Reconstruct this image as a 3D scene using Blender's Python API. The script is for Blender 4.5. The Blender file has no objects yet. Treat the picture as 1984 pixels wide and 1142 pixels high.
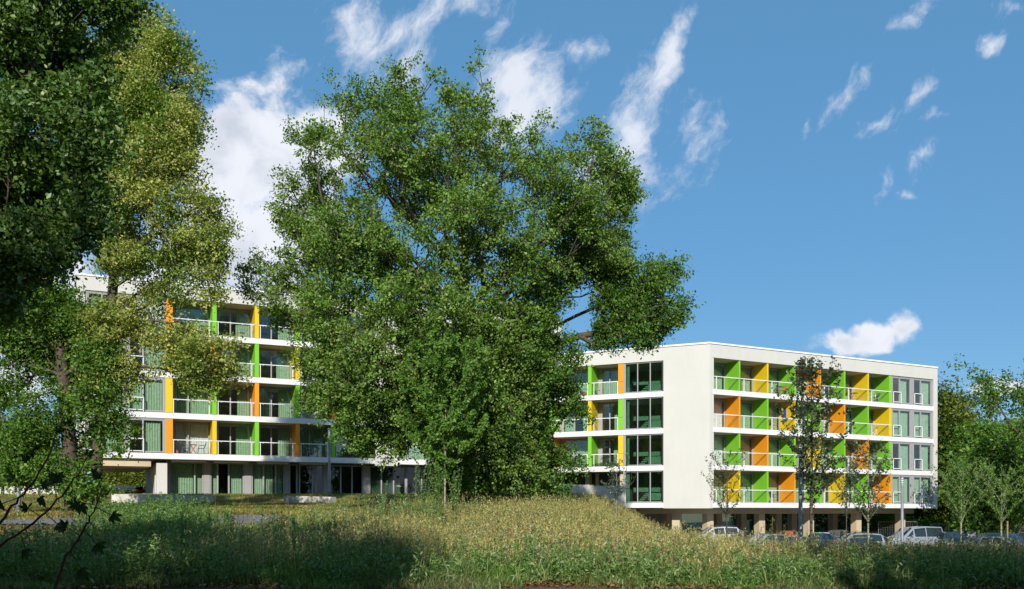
import bpy, math, random
import numpy as np
from mathutils import Vector
R = math.radians
rng = np.random.default_rng(7)
random.seed(7)
S = bpy.context.scene
COL = S.collection

# ------------------------------------------------------------------ camera
F = 1800.0; CX = 992.0; HOR = 992.0; EYE = 1.7
cam_d = bpy.data.cameras.new('camera'); cam = bpy.data.objects.new('camera', cam_d); COL.objects.link(cam)
cam.location = (0, 0, EYE); cam.rotation_euler = (R(90), 0, 0)
cam_d.sensor_width = 36; cam_d.lens = F / 1984 * 36
cam_d.shift_y = (HOR - 571) / 1984
cam_d.clip_start = 0.1; cam_d.clip_end = 3000
S.camera = cam
# ------------------------------------------------------------------ sun, sky, exposure
SUN_EL = R(28.5); SH = (-0.10, -0.995)          # horizontal direction towards the sun: behind the viewer
sun_d = bpy.data.lights.new('sun', 'SUN'); sun = bpy.data.objects.new('sun', sun_d); COL.objects.link(sun)
sun_d.energy = 4.8; sun_d.angle = R(0.5); sun_d.color = (1.0, 0.95, 0.86)
hh = math.hypot(*SH); sv = Vector((SH[0]/hh*math.cos(SUN_EL), SH[1]/hh*math.cos(SUN_EL), math.sin(SUN_EL)))
sun.rotation_euler = sv.to_track_quat('Z', 'Y').to_euler()
sun.location = (20, -60, 60)
S.view_settings.view_transform = 'Standard'; S.view_settings.look = 'None'
S.view_settings.exposure = 0.12; S.view_settings.gamma = 1.0

W = bpy.data.worlds.new('World'); S.world = W; W.use_nodes = True
nt = W.node_tree; nt.nodes.clear()
def N(tree, kind, **kw):
    n = tree.nodes.new(kind)
    for k, v in kw.items():
        if k.startswith('i_'):
            key = k[2:]; key = int(key) if key.isdigit() else key.replace('_', ' ')
            n.inputs[key].default_value = v
        else: setattr(n, k, v)
    return n
def M2(tree, op, a, b=None, c=None, clamp=False):
    n = tree.nodes.new('ShaderNodeMath'); n.operation = op; n.use_clamp = clamp
    for i, v in enumerate((a, b, c)):
        if v is None: continue
        if isinstance(v, (int, float)): n.inputs[i].default_value = v
        else: tree.links.new(v, n.inputs[i])
    return n.outputs[0]
sky = N(nt, 'ShaderNodeTexSky', sky_type='NISHITA', sun_disc=False, sun_elevation=SUN_EL, sun_rotation=math.atan2(SH[0], SH[1]),
        air_density=1.0, dust_density=0.1, ozone_density=4.5, altitude=100)
tc = N(nt, 'ShaderNodeTexCoord'); sep = N(nt, 'ShaderNodeSeparateXYZ'); nt.links.new(tc.outputs['Generated'], sep.inputs[0])
yy = M2(nt, 'MAXIMUM', sep.outputs[1], 0.02)
pp = M2(nt, 'DIVIDE', sep.outputs[0], yy); qq = M2(nt, 'DIVIDE', sep.outputs[2], yy)
cmb = N(nt, 'ShaderNodeCombineXYZ'); nt.links.new(pp, cmb.inputs[0]); nt.links.new(qq, cmb.inputs[1])
# drifting wisps: warp then fractal noise
wn = N(nt, 'ShaderNodeTexNoise', i_Scale=4.0, i_Detail=5.0, i_Roughness=0.6); nt.links.new(cmb.outputs[0], wn.inputs['Vector'])
vs = N(nt, 'ShaderNodeVectorMath', operation='SUBTRACT'); nt.links.new(wn.outputs['Color'], vs.inputs[0]); vs.inputs[1].default_value = (.5, .5, .5)
vm = N(nt, 'ShaderNodeVectorMath', operation='SCALE'); nt.links.new(vs.outputs[0], vm.inputs[0]); vm.inputs['Scale'].default_value = 0.11
va = N(nt, 'ShaderNodeVectorMath', operation='ADD'); nt.links.new(cmb.outputs[0], va.inputs[0]); nt.links.new(vm.outputs[0], va.inputs[1])
def cloud_patches(lst):
    best = None
    for (x, y, rx, ry, ang, wgt) in lst:
        mp = N(nt, 'ShaderNodeMapping', vector_type='TEXTURE')
        nt.links.new(va.outputs[0], mp.inputs['Vector'])
        mp.inputs['Location'].default_value = ((x-CX)/F, (HOR-y)/F, 0)
        mp.inputs['Rotation'].default_value = (0, 0, R(ang))
        mp.inputs['Scale'].default_value = (rx/F, ry/F, 1)
        ln = N(nt, 'ShaderNodeVectorMath', operation='LENGTH'); nt.links.new(mp.outputs[0], ln.inputs[0])
        v = M2(nt, 'MULTIPLY_ADD', ln.outputs['Value'], -wgt, wgt)
        best = v if best is None else M2(nt, 'MAXIMUM', best, v)
    return best
solid = cloud_patches([(560, 300, 120, 150, 0, 1.2), (410, 380, 120, 170, 0, 1.2), (480, 300, 150, 160, 0, 1.3), (430, 480, 170, 130, 0, 1.2), (560, 420, 120, 230, 0, 1.1), (100, 600, 200, 170, 0, .8),
                       (1640, 680, 90, 30, 5, 1.5), (1690, 655, 70, 38, 20, 1.5), (1735, 636, 44, 40, 30, 1.5), (1930, 748, 70, 24, 0, 1.0), (20, 740, 120, 60, 0, .9)])
wispy = cloud_patches([(690, 80, 110, 60, -55, 1.15), (800, 60, 160, 45, 40, 1.15), (780, 130, 90, 60, 60, 1.0), (900, 20, 70, 40, 0, .8), (1010, 150, 120, 65, 55, 1.6), (1030, 220, 100, 90, 0, 1.5),
                       (1110, 105, 60, 25, 10, .7), (1275, 130, 160, 32, 64, 1.1), (1215, 240, 160, 66, 72, 1.3), (1190, 330, 100, 90, 0, 1.4), (1345, 285, 60, 34, 60, .6),
                       (1330, 230, 60, 26, 80, .5), (1240, 400, 60, 30, 80, .7), (1610, 185, 75, 26, 52, .95), (1672, 135, 40, 14, 45, .6), (1702, 226, 38, 20, 30, .75),
                       (1538, 245, 32, 12, 80, .8), (1812, 282, 52, 22, 50, .85), (1800, 150, 60, 14, 50, .4), (1925, 70, 38, 18, 45, .7), (1760, 20, 60, 14, 45, .6),
                       (1720, 330, 80, 14, 75, .4), (1765, 368, 32, 12, 0, .6), (960, 50, 40, 18, 60, .7), (1970, 8, 50, 16, 0, .5), (1840, 195, 40, 10, 10, .45)])
n1 = N(nt, 'ShaderNodeTexNoise', i_Scale=17.0, i_Detail=9.0, i_Roughness=0.62); nt.links.new(va.outputs[0], n1.inputs['Vector'])
mpw = N(nt, 'ShaderNodeMapping', vector_type='TEXTURE'); nt.links.new(va.outputs[0], mpw.inputs['Vector'])
mpw.inputs['Rotation'].default_value = (0, 0, R(60)); mpw.inputs['Scale'].default_value = (1.9, 1, 1)
n2 = N(nt, 'ShaderNodeTexNoise', i_Scale=26.0, i_Detail=8.0, i_Roughness=0.68); nt.links.new(mpw.outputs[0], n2.inputs['Vector'])
def ss(v, a, b):
    m = N(nt, 'ShaderNodeMapRange', interpolation_type='SMOOTHSTEP'); nt.links.new(v, m.inputs[0])
    m.inputs[1].default_value = a; m.inputs[2].default_value = b; return m.outputs[0]
a1 = ss(M2(nt, 'ADD', solid, M2(nt, 'MULTIPLY_ADD', n1.outputs[0], 2.8, -1.28)), 0.0, 0.75)
a2 = M2(nt, 'MULTIPLY', ss(M2(nt, 'ADD', wispy, M2(nt, 'MULTIPLY_ADD', n2.outputs[0], 3.8, -1.95)), -0.15, 1.5), 0.9)
dens = M2(nt, 'MAXIMUM', a1, a2, clamp=True)
dens = M2(nt, 'MULTIPLY', dens, M2(nt, 'GREATER_THAN', sep.outputs[1], 0.05))
# clouds over the rest of the sky, behind the viewer
nb = N(nt, 'ShaderNodeTexNoise', i_Scale=3.2, i_Detail=7.0, i_Roughness=0.6); nt.links.new(tc.outputs['Generated'], nb.inputs['Vector'])
db = M2(nt, 'MULTIPLY', ss(nb.outputs[0], .5, .68), M2(nt, 'LESS_THAN', sep.outputs[1], 0.05))
dens = M2(nt, 'MAXIMUM', dens, db)
shade = N(nt, 'ShaderNodeTexNoise', i_Scale=9.0, i_Detail=6.0, i_Roughness=0.55); 
of = N(nt, 'ShaderNodeVectorMath', operation='ADD'); nt.links.new(va.outputs[0], of.inputs[0]); of.inputs[1].default_value = (3.1, .4, 0)
nt.links.new(of.outputs[0], shade.inputs['Vector'])
thick = M2(nt, 'MULTIPLY', ss(solid, .2, .9), ss(shade.outputs[0], .38, .62))
ccol = N(nt, 'ShaderNodeMix', data_type='RGBA'); nt.links.new(thick, ccol.inputs[0])
ccol.inputs[6].default_value = (7.6, 7.9, 8.6, 1); ccol.inputs[7].default_value = (5.0, 5.5, 6.4, 1)
hsv = N(nt, 'ShaderNodeHueSaturation', i_Saturation=1.1, i_Value=1.05); nt.links.new(sky.outputs[0], hsv.inputs['Color'])
flat = N(nt, 'ShaderNodeMix', data_type='RGBA', i_0=.6); nt.links.new(hsv.outputs[0], flat.inputs[6]); flat.inputs[7].default_value = (1.12, 3.15, 5.45, 1)
mixc = N(nt, 'ShaderNodeMix', data_type='RGBA'); nt.links.new(dens, mixc.inputs[0]); nt.links.new(flat.outputs[2], mixc.inputs[6]); nt.links.new(ccol.outputs[2], mixc.inputs[7])
bg = N(nt, 'ShaderNodeBackground', i_Strength=0.105); nt.links.new(mixc.outputs[2], bg.inputs[0])
wo = N(nt, 'ShaderNodeOutputWorld'); nt.links.new(bg.outputs[0], wo.inputs[0])

# ------------------------------------------------------------------ helpers: placing
def at(x, y, Y): return ((x-CX)/F*Y, Y, EYE+(HOR-y)/F*Y)
def sstep(x, a, b):
    t = np.clip((np.asarray(x, float)-a)/(b-a), 0, 1); return t*t*(3-2*t)
def ground(X, Y):
    X = np.asarray(X, float); Y = np.asarray(Y, float)
    L = np.interp(Y, [-40, 17, 20, 30, 40, 48, 56, 62, 85, 120, 400], [0, 0, .10, .78, 1.50, 1.88, 2.2, 2.85, 2.85, 3.0, 3.0])
    Rr = np.interp(Y, [-40, 17, 20, 25, 30, 35, 40, 46, 90, 110, 400], [0, 0, .05, .03, -.1, -.35, -.8, -1.2, -1.2, .6, 2.5])
    a = np.interp(Y, [20, 45, 62, 75], [-2, 1.2, 5.0, 6.5]); b = np.interp(Y, [20, 45, 62, 75], [10.4, 11.2, 13, 12])
    t = sstep((X-a)/(b-a), 0, 1)
    z = L*(1-t)+Rr*t
    rough = .05*np.sin(X*.9+1.3*np.sin(Y*.45))+.04*np.sin(Y*1.3+X*.4)
    return z + rough*sstep(t, 1, .6)*sstep(Y, 66, 58)*np.where(Y < 18, .2, 1)
# ------------------------------------------------------------------ helpers: objects
ROOT = {}
def tag(o, label=None, cat=None, group=None, kind=None):
    if label: o['label'] = label
    if cat: o['category'] = cat
    if group: o['group'] = group
    if kind: o['kind'] = kind
    return o
def empty(name, loc, label, cat, group=None, rz=0):
    o = bpy.data.objects.new(name, None); COL.objects.link(o); o.location = loc; o.rotation_euler = (0, 0, rz)
    o.empty_display_size = .3
    return tag(o, label, cat, group)
def origin_of(p):
    v = Vector((0, 0, 0))
    while p is not None: v += p.location; p = p.parent
    return v
def link_mesh(name, me, mat, parent=None, smooth=False):
    o = bpy.data.objects.new(name, me); COL.objects.link(o)
    if parent is not None: o.parent = parent
    if mat is not None: me.materials.append(mat)
    if smooth: me.polygons.foreach_set('use_smooth', np.ones(len(me.polygons), bool))
    return o
class MB:
    """collects shapes; build() links them as one mesh object"""
    def __init__(s, T=None): s.v = []; s.f = []; s.T = T
    def add(s, vs, fs):
        n = len(s.v)
        s.v += [s.T(*p) if s.T else tuple(p) for p in vs]
        s.f += [tuple(i+n for i in f) for f in fs]
    def box(s, a, b):
        x0, y0, z0 = a; x1, y1, z1 = b
        s.add([(x0,y0,z0),(x1,y0,z0),(x1,y1,z0),(x0,y1,z0),(x0,y0,z1),(x1,y0,z1),(x1,y1,z1),(x0,y1,z1)],
              [(0,3,2,1),(4,5,6,7),(0,1,5,4),(1,2,6,5),(2,3,7,6),(3,0,4,7)])
    def prism(s, poly, z0, z1):
        n = len(poly)
        s.add([(x, y, z0) for x, y in poly]+[(x, y, z1) for x, y in poly],
              [tuple(range(n-1, -1, -1)), tuple(range(n, 2*n))]+[(i, (i+1) % n, n+(i+1) % n, n+i) for i in range(n)])
    def tube(s, pts, rads, k=8, caps=True):
        pts = [Vector(p) for p in pts]
        if isinstance(rads, (int, float)): rads = [rads]*len(pts)
        vs = []; ref = None
        for i, p in enumerate(pts):
            d = (pts[min(i+1, len(pts)-1)]-pts[max(i-1, 0)]).normalized()
            if ref is None: ref = Vector((0, 0, 1)) if abs(d.z) < .9 else Vector((1, 0, 0))
            a = d.cross(ref).normalized(); b = a.cross(d).normalized(); ref = b if abs(d.dot(b)) < .9 else ref
            for j in range(k):
                t = 2*math.pi*j/k; vs.append(tuple(p+a*math.cos(t)*rads[i]+b*math.sin(t)*rads[i]))
        fs = []
        for i in range(len(pts)-1):
            for j in range(k): fs.append((i*k+j, i*k+(j+1) % k, (i+1)*k+(j+1) % k, (i+1)*k+j))
        if caps: fs += [tuple(range(k-1, -1, -1)), tuple(range((len(pts)-1)*k, len(pts)*k))]
        s.add(vs, fs)
    def bar(s, a, b, r=.02): s.tube([a, b], r, 6)
    def build(s, name, mat, parent=None, smooth=False, label=None):
        o0 = origin_of(parent) if parent is not None else Vector((0, 0, 0))
        me = bpy.data.meshes.new(name)
        me.from_pydata([(x-o0.x, y-o0.y, z-o0.z) for x, y, z in s.v], [], s.f); me.update()
        o = link_mesh(name, me, mat, parent, smooth)
        if label: o['label'] = label
        return o
def fast_mesh(name, V, Fc, mat, parent=None, smooth=False, off=None):
    """V (n,3), Fc (m,k) arrays -> one mesh object"""
    V = np.asarray(V, np.float32).reshape(-1, 3).copy(); Fc = np.asarray(Fc, np.int32); k = Fc.shape[1]
    if parent is not None: V -= np.array(origin_of(parent), np.float32)
    me = bpy.data.meshes.new(name)
    me.vertices.add(len(V)); me.vertices.foreach_set('co', V.ravel())
    me.loops.add(Fc.size); me.loops.foreach_set('vertex_index', Fc.ravel())
    me.polygons.add(len(Fc)); me.polygons.foreach_set('loop_start', np.arange(0, Fc.size, k, dtype=np.int32))
    me.update(calc_edges=True)
    return link_mesh(name, me, mat, parent, smooth)
# ------------------------------------------------------------------ materials
def mat_new(name):
    m = bpy.data.materials.new(name); m.use_nodes = True; t = m.node_tree; t.nodes.clear()
    out = t.nodes.new('ShaderNodeOutputMaterial'); return m, t, out
def pm(name, col, rough=.6, metal=0, spec=.4, var=.08, scale=3.0, bump=0, bscale=40, col2=None, grime=0):
    """principled material with a soft procedural variation"""
    m, t, out = mat_new(name)
    b = N(t, 'ShaderNodeBsdfPrincipled'); b.inputs['Roughness'].default_value = rough; b.inputs['Metallic'].default_value = metal
    b.inputs['Specular IOR Level'].default_value = spec
    geo = N(t, 'ShaderNodeNewGeometry')
    n = N(t, 'ShaderNodeTexNoise', i_Scale=scale, i_Detail=5.0, i_Roughness=.6); t.links.new(geo.outputs['Position'], n.inputs['Vector'])
    mx = N(t, 'ShaderNodeMix', data_type='RGBA')
    c2 = col2 or tuple(c*(1-var*2) for c in col); c1 = col if col2 else tuple(min(1, c*(1+var)) for c in col)
    mx.inputs[6].default_value = (*c1, 1); mx.inputs[7].default_value = (*c2, 1)
    mr = N(t, 'ShaderNodeMapRange', i_1=.3, i_2=.7); t.links.new(n.outputs[0], mr.inputs[0]); t.links.new(mr.outputs[0], mx.inputs[0])
    res = mx.outputs[2]
    if grime:
        g = N(t, 'ShaderNodeTexNoise', i_Scale=1.0, i_Detail=6.0, i_Roughness=.65)
        mp = N(t, 'ShaderNodeMapping', i_Scale=(2.5, 2.5, .35)); t.links.new(geo.outputs['Position'], mp.inputs[0]); t.links.new(mp.outputs[0], g.inputs['Vector'])
        gr = N(t, 'ShaderNodeMapRange', i_1=.45, i_2=.8, i_3=0, i_4=grime); t.links.new(g.outputs[0], gr.inputs[0])
        m3 = N(t, 'ShaderNodeMix', data_type='RGBA'); t.links.new(gr.outputs[0], m3.inputs[0]); t.links.new(res, m3.inputs[6]); m3.inputs[7].default_value = (.18, .17, .13, 1)
        res = m3.outputs[2]
    t.links.new(res, b.inputs['Base Color'])
    if bump:
        nb_ = N(t, 'ShaderNodeTexNoise', i_Scale=bscale, i_Detail=4.0); t.links.new(geo.outputs['Position'], nb_.inputs['Vector'])
        bp = N(t, 'ShaderNodeBump', i_Strength=bump, i_Distance=.02); t.links.new(nb_.outputs[0], bp.inputs['Height']); t.links.new(bp.outputs[0], b.inputs['Normal'])
    t.links.new(b.outputs[0], out.inputs[0]); return m
def leaf_mat(name, cols, trans=.35, gloss=.12, pos=None, patch=None, pscale=.25):
    """cols: ramp over random-per-leaf; patch: second ramp mixed in by a broad noise"""
    m, t, out = mat_new(name)
    geo = N(t, 'ShaderNodeNewGeometry')
    def ramp(cs, ps=None):
        r = N(t, 'ShaderNodeValToRGB'); el = r.color_ramp.elements
        while len(el) < len(cs): el.new(.5)
        for i, c in enumerate(cs):
            el[i].position = (ps[i] if ps else i/(len(cs)-1)); el[i].color = (*c, 1)
        return r
    r1 = ramp(cols, pos); t.links.new(geo.outputs['Random Per Island'], r1.inputs[0]); colo = r1.outputs[0]
    if patch:
        r2 = ramp(patch); t.links.new(geo.outputs['Random Per Island'], r2.inputs[0])
        n = N(t, 'ShaderNodeTexNoise', i_Scale=pscale, i_Detail=4.0, i_Roughness=.6); t.links.new(geo.outputs['Position'], n.inputs['Vector'])
        mr = N(t, 'ShaderNodeMapRange', i_1=.42, i_2=.6); t.links.new(n.outputs[0], mr.inputs[0])
        mx = N(t, 'ShaderNodeMix', data_type='RGBA'); t.links.new(mr.outputs[0], mx.inputs[0]); t.links.new(colo, mx.inputs[6]); t.links.new(r2.outputs[0], mx.inputs[7]); colo = mx.outputs[2]
    d = N(t, 'ShaderNodeBsdfDiffuse'); t.links.new(colo, d.inputs[0])
    tr = N(t, 'ShaderNodeBsdfTranslucent'); hs = N(t, 'ShaderNodeHueSaturation', i_Hue=.485, i_Saturation=1.15, i_Value=1.5); t.links.new(colo, hs.inputs['Color']); t.links.new(hs.outputs[0], tr.inputs[0])
    a = N(t, 'ShaderNodeMixShader', i_0=trans); t.links.new(d.outputs[0], a.inputs[1]); t.links.new(tr.outputs[0], a.inputs[2])
    g = N(t, 'ShaderNodeBsdfGlossy', i_Roughness=.5); g.inputs[0].default_value = (.75, .8, .7, 1)
    b = N(t, 'ShaderNodeMixShader', i_0=gloss); t.links.new(a.outputs[0], b.inputs[1]); t.links.new(g.outputs[0], b.inputs[2])
    t.links.new(b.outputs[0], out.inputs[0]); return m
def glass_mat(name, tint=(.88, .93, .90), refl=.12, rough=0.0):
    m, t, out = mat_new(name)
    tr = N(t, 'ShaderNodeBsdfTransparent'); tr.inputs[0].default_value = (*tint, 1)
    g = N(t, 'ShaderNodeBsdfGlossy', i_Roughness=rough); g.inputs[0].default_value = (.9, .95, 1, 1)
    geo = N(t, 'ShaderNodeNewGeometry')
    nn = N(t, 'ShaderNodeTexNoise', i_Scale=.8, i_Detail=1.0); t.links.new(geo.outputs['Position'], nn.inputs['Vector'])
    bp = N(t, 'ShaderNodeBump', i_Strength=.05, i_Distance=.05); t.links.new(nn.outputs[0], bp.inputs['Height']); t.links.new(bp.outputs[0], g.inputs['Normal'])
    dt = N(t, 'ShaderNodeVectorMath', operation='DOT_PRODUCT'); t.links.new(geo.outputs['Normal'], dt.inputs[0]); t.links.new(geo.outputs['Incoming'], dt.inputs[1])
    ci = M2(t, 'SUBTRACT', 1.0, M2(t, 'ABSOLUTE', dt.outputs['Value']), clamp=True)
    fac = M2(t, 'MULTIPLY_ADD', M2(t, 'POWER', ci, 4.0), .9, refl, clamp=True)
    mx = N(t, 'ShaderNodeMixShader'); t.links.new(fac, mx.inputs[0]); t.links.new(tr.outputs[0], mx.inputs[1]); t.links.new(g.outputs[0], mx.inputs[2])
    t.links.new(mx.outputs[0], out.inputs[0]); return m
mWall = pm('render_wall', (.60, .59, .545), .85, var=.02, scale=.5, bump=.15, bscale=90, grime=.06)
mWhite = pm('white_band', (.78, .78, .77), .5, var=.02, scale=.8, grime=.14)
mCope = pm('white_coping', (.83, .84, .86), .35, var=.02)
mSoff = pm('beige_soffit', (.56, .47, .32), .8, var=.05, scale=.7)
mGrey = pm('grey_panel', (.34, .33, .32), .5, var=.03)
mDeck = pm('deck', (.33, .29, .25), .8, var=.08)
mFrame = pm('grey_frame', (.36, .36, .36), .4, var=.02)
mDark = pm('dark_frame', (.06, .055, .05), .4, var=.02)
mRail = pm('white_rail', (.80, .80, .80), .35, var=.02)
mCurt = pm('green_curtain', (.30, .43, .29), .9, var=.12, scale=6)
mCurtW = pm('white_curtain', (.72, .73, .75), .9, var=.1, scale=6)
mRoom = pm('room', (.28, .26, .22), .9, var=.1)
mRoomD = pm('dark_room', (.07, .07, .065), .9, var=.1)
mGlass = glass_mat('window_glass'); mGlassD = glass_mat('stair_glass', (.42, .62, .54), .13); mGlassK = glass_mat('hall_glass', (.35, .40, .38), .05)
mInfill = glass_mat('railing_glass', (.93, .95, .93), .0)
mConc = pm('concrete', (.60, .57, .51), .85, var=.15, scale=1.5, bump=.3, grime=.5)
mGreenP = pm('green_panel', (.20, .53, .03), .5, var=.04, scale=1.2); mYel = pm('yellow_panel', (.74, .52, .012), .5, var=.04, scale=1.2); mOra = pm('orange_panel', (.80, .31, .012), .5, var=.04, scale=1.2)
PAN = {'G': (mGreenP, 'green'), 'Y': (mYel, 'yellow'), 'O': (mOra, 'orange')}
mBark = pm('bark', (.105, .085, .062), .95, var=.3, scale=9, bump=.8, bscale=25)
mBarkL = pm('pale_bark', (.34, .29, .21), .9, var=.25, scale=12, bump=.4)
mMetal = pm('galvanised', (.30, .32, .34), .45, metal=.5, var=.1)
mPole = pm('grey_pole', (.25, .265, .275), .5, metal=.2, var=.08)
# ------------------------------------------------------------------ the building
DEPTH = 11.0
class Wing:
    def __init__(s, O, e):
        l = math.hypot(*e); s.O = O; s.e = (e[0]/l, e[1]/l); s.n = (-s.e[1], s.e[0])
    def T(s, a, d, z): return (s.O[0]+s.e[0]*a+s.n[0]*d, s.O[1]+s.e[1]*a+s.n[1]*d, z)
    def s_px(s, x):
        k = (x-CX)/F
        return (k*s.O[1]-s.O[0])/(s.e[0]-k*s.e[1])
    def P(s, a, d=0): return s.T(a, d, 0)[:2]
WL = Wing((-18.5, 69.1), (math.cos(R(25)), math.sin(R(25))))
C1 = (15.15, 71.2)
WR = Wing(C1, (math.cos(R(28)), math.sin(R(28))))
WM = Wing(C1, (math.cos(R(-25)), math.sin(R(-25))))       # s is negative towards the junction
def inter(P, d, Q, e):
    den = d[0]*e[1]-d[1]*e[0]; t = ((Q[0]-P[0])*e[1]-(Q[1]-P[1])*e[0])/den
    return (P[0]+d[0]*t, P[1]+d[1]*t)
sL0 = WL.s_px(148); sR1 = WR.s_px(1816)
def strip(wings, s_start, s_end, d):
    """points of the outline shifted inward by d along the listed wings"""
    pts = [wings[0].P(s_start, d)]
    for a, b in zip(wings[:-1], wings[1:]): pts.append(inter(a.P(0, d), a.e, b.P(0, d), b.e))
    pts.append(wings[-1].P(s_end, d)); return pts
def band(mb, wings, s0, s1, d0, d1, z0, z1):
    o = strip(wings, s0, s1, d0); i = strip(wings, s0, s1, d1)
    for k in range(len(o)-1):
        mb.prism([o[k], o[k+1], i[k+1], i[k]], z0, z1)
J = inter(WL.P(0), WL.e, WM.P(0), WM.e)
sLJ = (J[0]-WL.O[0])/WL.e[0]; sMJ = (J[0]-C1[0])/WM.e[0]
bld = empty('apartment_building', (J[0], J[1], 2.0), 'long white apartment building with coloured balcony dividers and green curtains', 'building')
FH = .40
LV = [14.17, 11.27, 8.37, 5.47]             # undersides of the left wing slabs; tops are + FH
RV = [10.74, 7.84, 4.94, 2.02]
L_SOF, L_TOP = 17.0, 18.1
R_SOF, R_TOP = 13.55, 14.72
L_G = 2.85
ext = 4.0                                   # left wing runs on behind the big tree
sLe = sLJ + ext
mb = MB()
for z in LV: band(mb, [WL], sL0+.02, sLe-.02, 0, DEPTH, z, z+FH)
mb.build('floor_slab', mWhite, bld)
mb = MB()
for z in RV: band(mb, [WM, WR], sMJ-.3, sR1-.02, 0, DEPTH, z, z+FH)
mb.build('floor_slab', mWhite, bld)
# decks on the slabs (balcony floor) and beige soffits under them
mb = MB(); mc = MB()
for z in LV: band(mb, [WL], sL0+.5, sLe-.2, .10, 1.66, z+FH+.002, z+FH+.03)
for z in RV: band(mb, [WM, WR], sMJ, sR1-.4, .10, 1.66, z+FH+.002, z+FH+.03)
mb.build('balcony_deck', mDeck, bld)
for z in LV[:-1]+[L_SOF+.0]: band(mc, [WL], sL0+.5, sLe-.2, .08, 1.66, z-.03, z-.002)
for z in RV[:-1]+[R_SOF+.0]: band(mc, [WM, WR], sMJ, sR1-.4, .08, 1.66, z-.03, z-.002)
band(mc, [WM, WR], sMJ, sR1-.4, .35, DEPTH-.3, RV[-1]-.05, RV[-1]-.002)
band(mc, [WM, WR], -6.0, sR1-1.2, 1.5, DEPTH-1.5, RV[-1]-.48, RV[-1]-.06)
band(mc, [WL], sL0+.3, WL.s_px(293), .3, DEPTH-.3, LV[-1]-.55, LV[-1]-.002)
mc.build('ceiling', mSoff, bld)
# roof: fascia bands, roof plates, coping
mb = MB()
band(mb, [WL], sL0, sLe, -.025, .28, L_SOF, L_TOP-.13)
mb.prism([WL.P(sL0, .28), WL.P(sLe, .28), WL.P(sLe, DEPTH), WL.P(sL0, DEPTH)], L_SOF, L_SOF+.35)
band(mb, [WM, WR], sMJ-.3, sR1, -.025, .28, R_SOF, R_TOP-.13)
band(mb, [WM, WR], sMJ-.3, sR1, .28, DEPTH, R_SOF, R_SOF+.35)
# solid pieces of facade
zb = {0: LV[-1], 1: RV[-1]-.03}
def solid(w, a, b, z0, z1, d1=.30): mb.prism([w.P(a, -.025), w.P(b, -.025), w.P(b, d1), w.P(a, d1)], z0, z1)
solid(WL, sL0, WL.s_px(165), LV[-1]-.02, L_SOF)
sA, sB = WL.s_px(727), WL.s_px(770)
solid(WL, sA, sB, LV[-1]-.15, L_SOF)
o = strip([WM, WR], WM.s_px(1285.5), WR.s_px(1380.5), -.025); i_ = strip([WM, WR], WM.s_px(1285.5), WR.s_px(1380.5), .35)
mb.prism([o[0], o[1], i_[1], i_[0]], RV[-1]-.05, R_SOF); mb.prism([o[1], o[2], i_[2], i_[1]], RV[-1]-.05, R_SOF)
solid(WR, WR.s_px(1808.5), sR1, RV[-1]-.03, R_SOF)
# end and rear walls
mb.prism([WL.P(sL0, .30), WL.P(sL0+.3, .30), WL.P(sL0+.3, DEPTH), WL.P(sL0, DEPTH)], LV[-1]-.02, L_SOF)
mb.prism([WL.P(sLe-.3, .0), WL.P(sLe, .0), WL.P(sLe, DEPTH), WL.P(sLe-.3, DEPTH)], R_TOP-.3, L_SOF)
mb.prism([WR.P(sR1-.3, .30), WR.P(sR1, .30), WR.P(sR1, DEPTH), WR.P(sR1-.3, DEPTH)], RV[-1]-.03, R_SOF)
band(mb, [WL], sL0, sLe, DEPTH, DEPTH+.3, LV[-1], L_TOP-.15)
band(mb, [WM, WR], sMJ-.3, sR1, DEPTH, DEPTH+.3, RV[-1], R_TOP-.15)
# ground floor pier of the left wing
p0, p1 = WL.s_px(304), WL.s_px(325)
mb.prism([WL.P(p0, .45), WL.P(p1, .45), WL.P(p1, 1.3), WL.P(p0, 1.3)], 2.2, LV[-1]-.26)
mb.prism([WL.P(p0-.05, 1.2), WL.P(p0+.25, 1.2), WL.P(p0+.25, DEPTH), WL.P(p0-.05, DEPTH)], 2.2, LV[-1]-.26)
mb.build('wall', mWall, bld)
mb = MB()
band(mb, [WL], sL0-.05, sLe, -.07, .34, L_TOP-.13, L_TOP); band(mb, [WL], sL0-.05, sLe, DEPTH-.1, DEPTH+.35, L_TOP-.13, L_TOP)
mb.prism([WL.P(sL0-.05, .34), WL.P(sL0+.3, .34), WL.P(sL0+.3, DEPTH-.1), WL.P(sL0-.05, DEPTH-.1)], L_TOP-.13, L_TOP)
band(mb, [WM, WR], sMJ-.3, sR1+.05, -.07, .34, R_TOP-.13, R_TOP); band(mb, [WM, WR], sMJ-.3, sR1+.05, DEPTH-.1, DEPTH+.35, R_TOP-.13, R_TOP)
mb.build('roof_coping', mCope, bld)
mb = MB()     # thin strip in a dark colour, painted as the shadow line under the coping
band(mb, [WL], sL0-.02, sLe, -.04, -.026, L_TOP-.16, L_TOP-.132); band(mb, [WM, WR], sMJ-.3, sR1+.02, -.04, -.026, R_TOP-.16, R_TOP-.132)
mb.build('coping_shadow_strip', mDark, bld)
# set-back stair head on the roof at the junction
mb = MB(WL.T)
mb.box((sLJ+.2, 2.0, R_TOP-.2), (sLJ+4.6, 7, 16.6)); mb.build('roof_box', mWhite, bld)
mb = MB(WL.T); mb.box((sLJ+.3, 1.97, 15.2), (sLJ+4.5, 2.0, 15.9)); mb.build('roof_window', mDark, bld)
# inner walls closing the rooms
mb = MB()
band(mb, [WL], sL0+.3, sLe-.3, 5.0, 5.1, LV[-1]+FH, L_SOF)
band(mb, [WM, WR], sMJ, sR1-.3, 5.0, 5.1, RV[-1]+FH, R_SOF)
mb.build('inner_wall', mRoom, bld)

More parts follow.
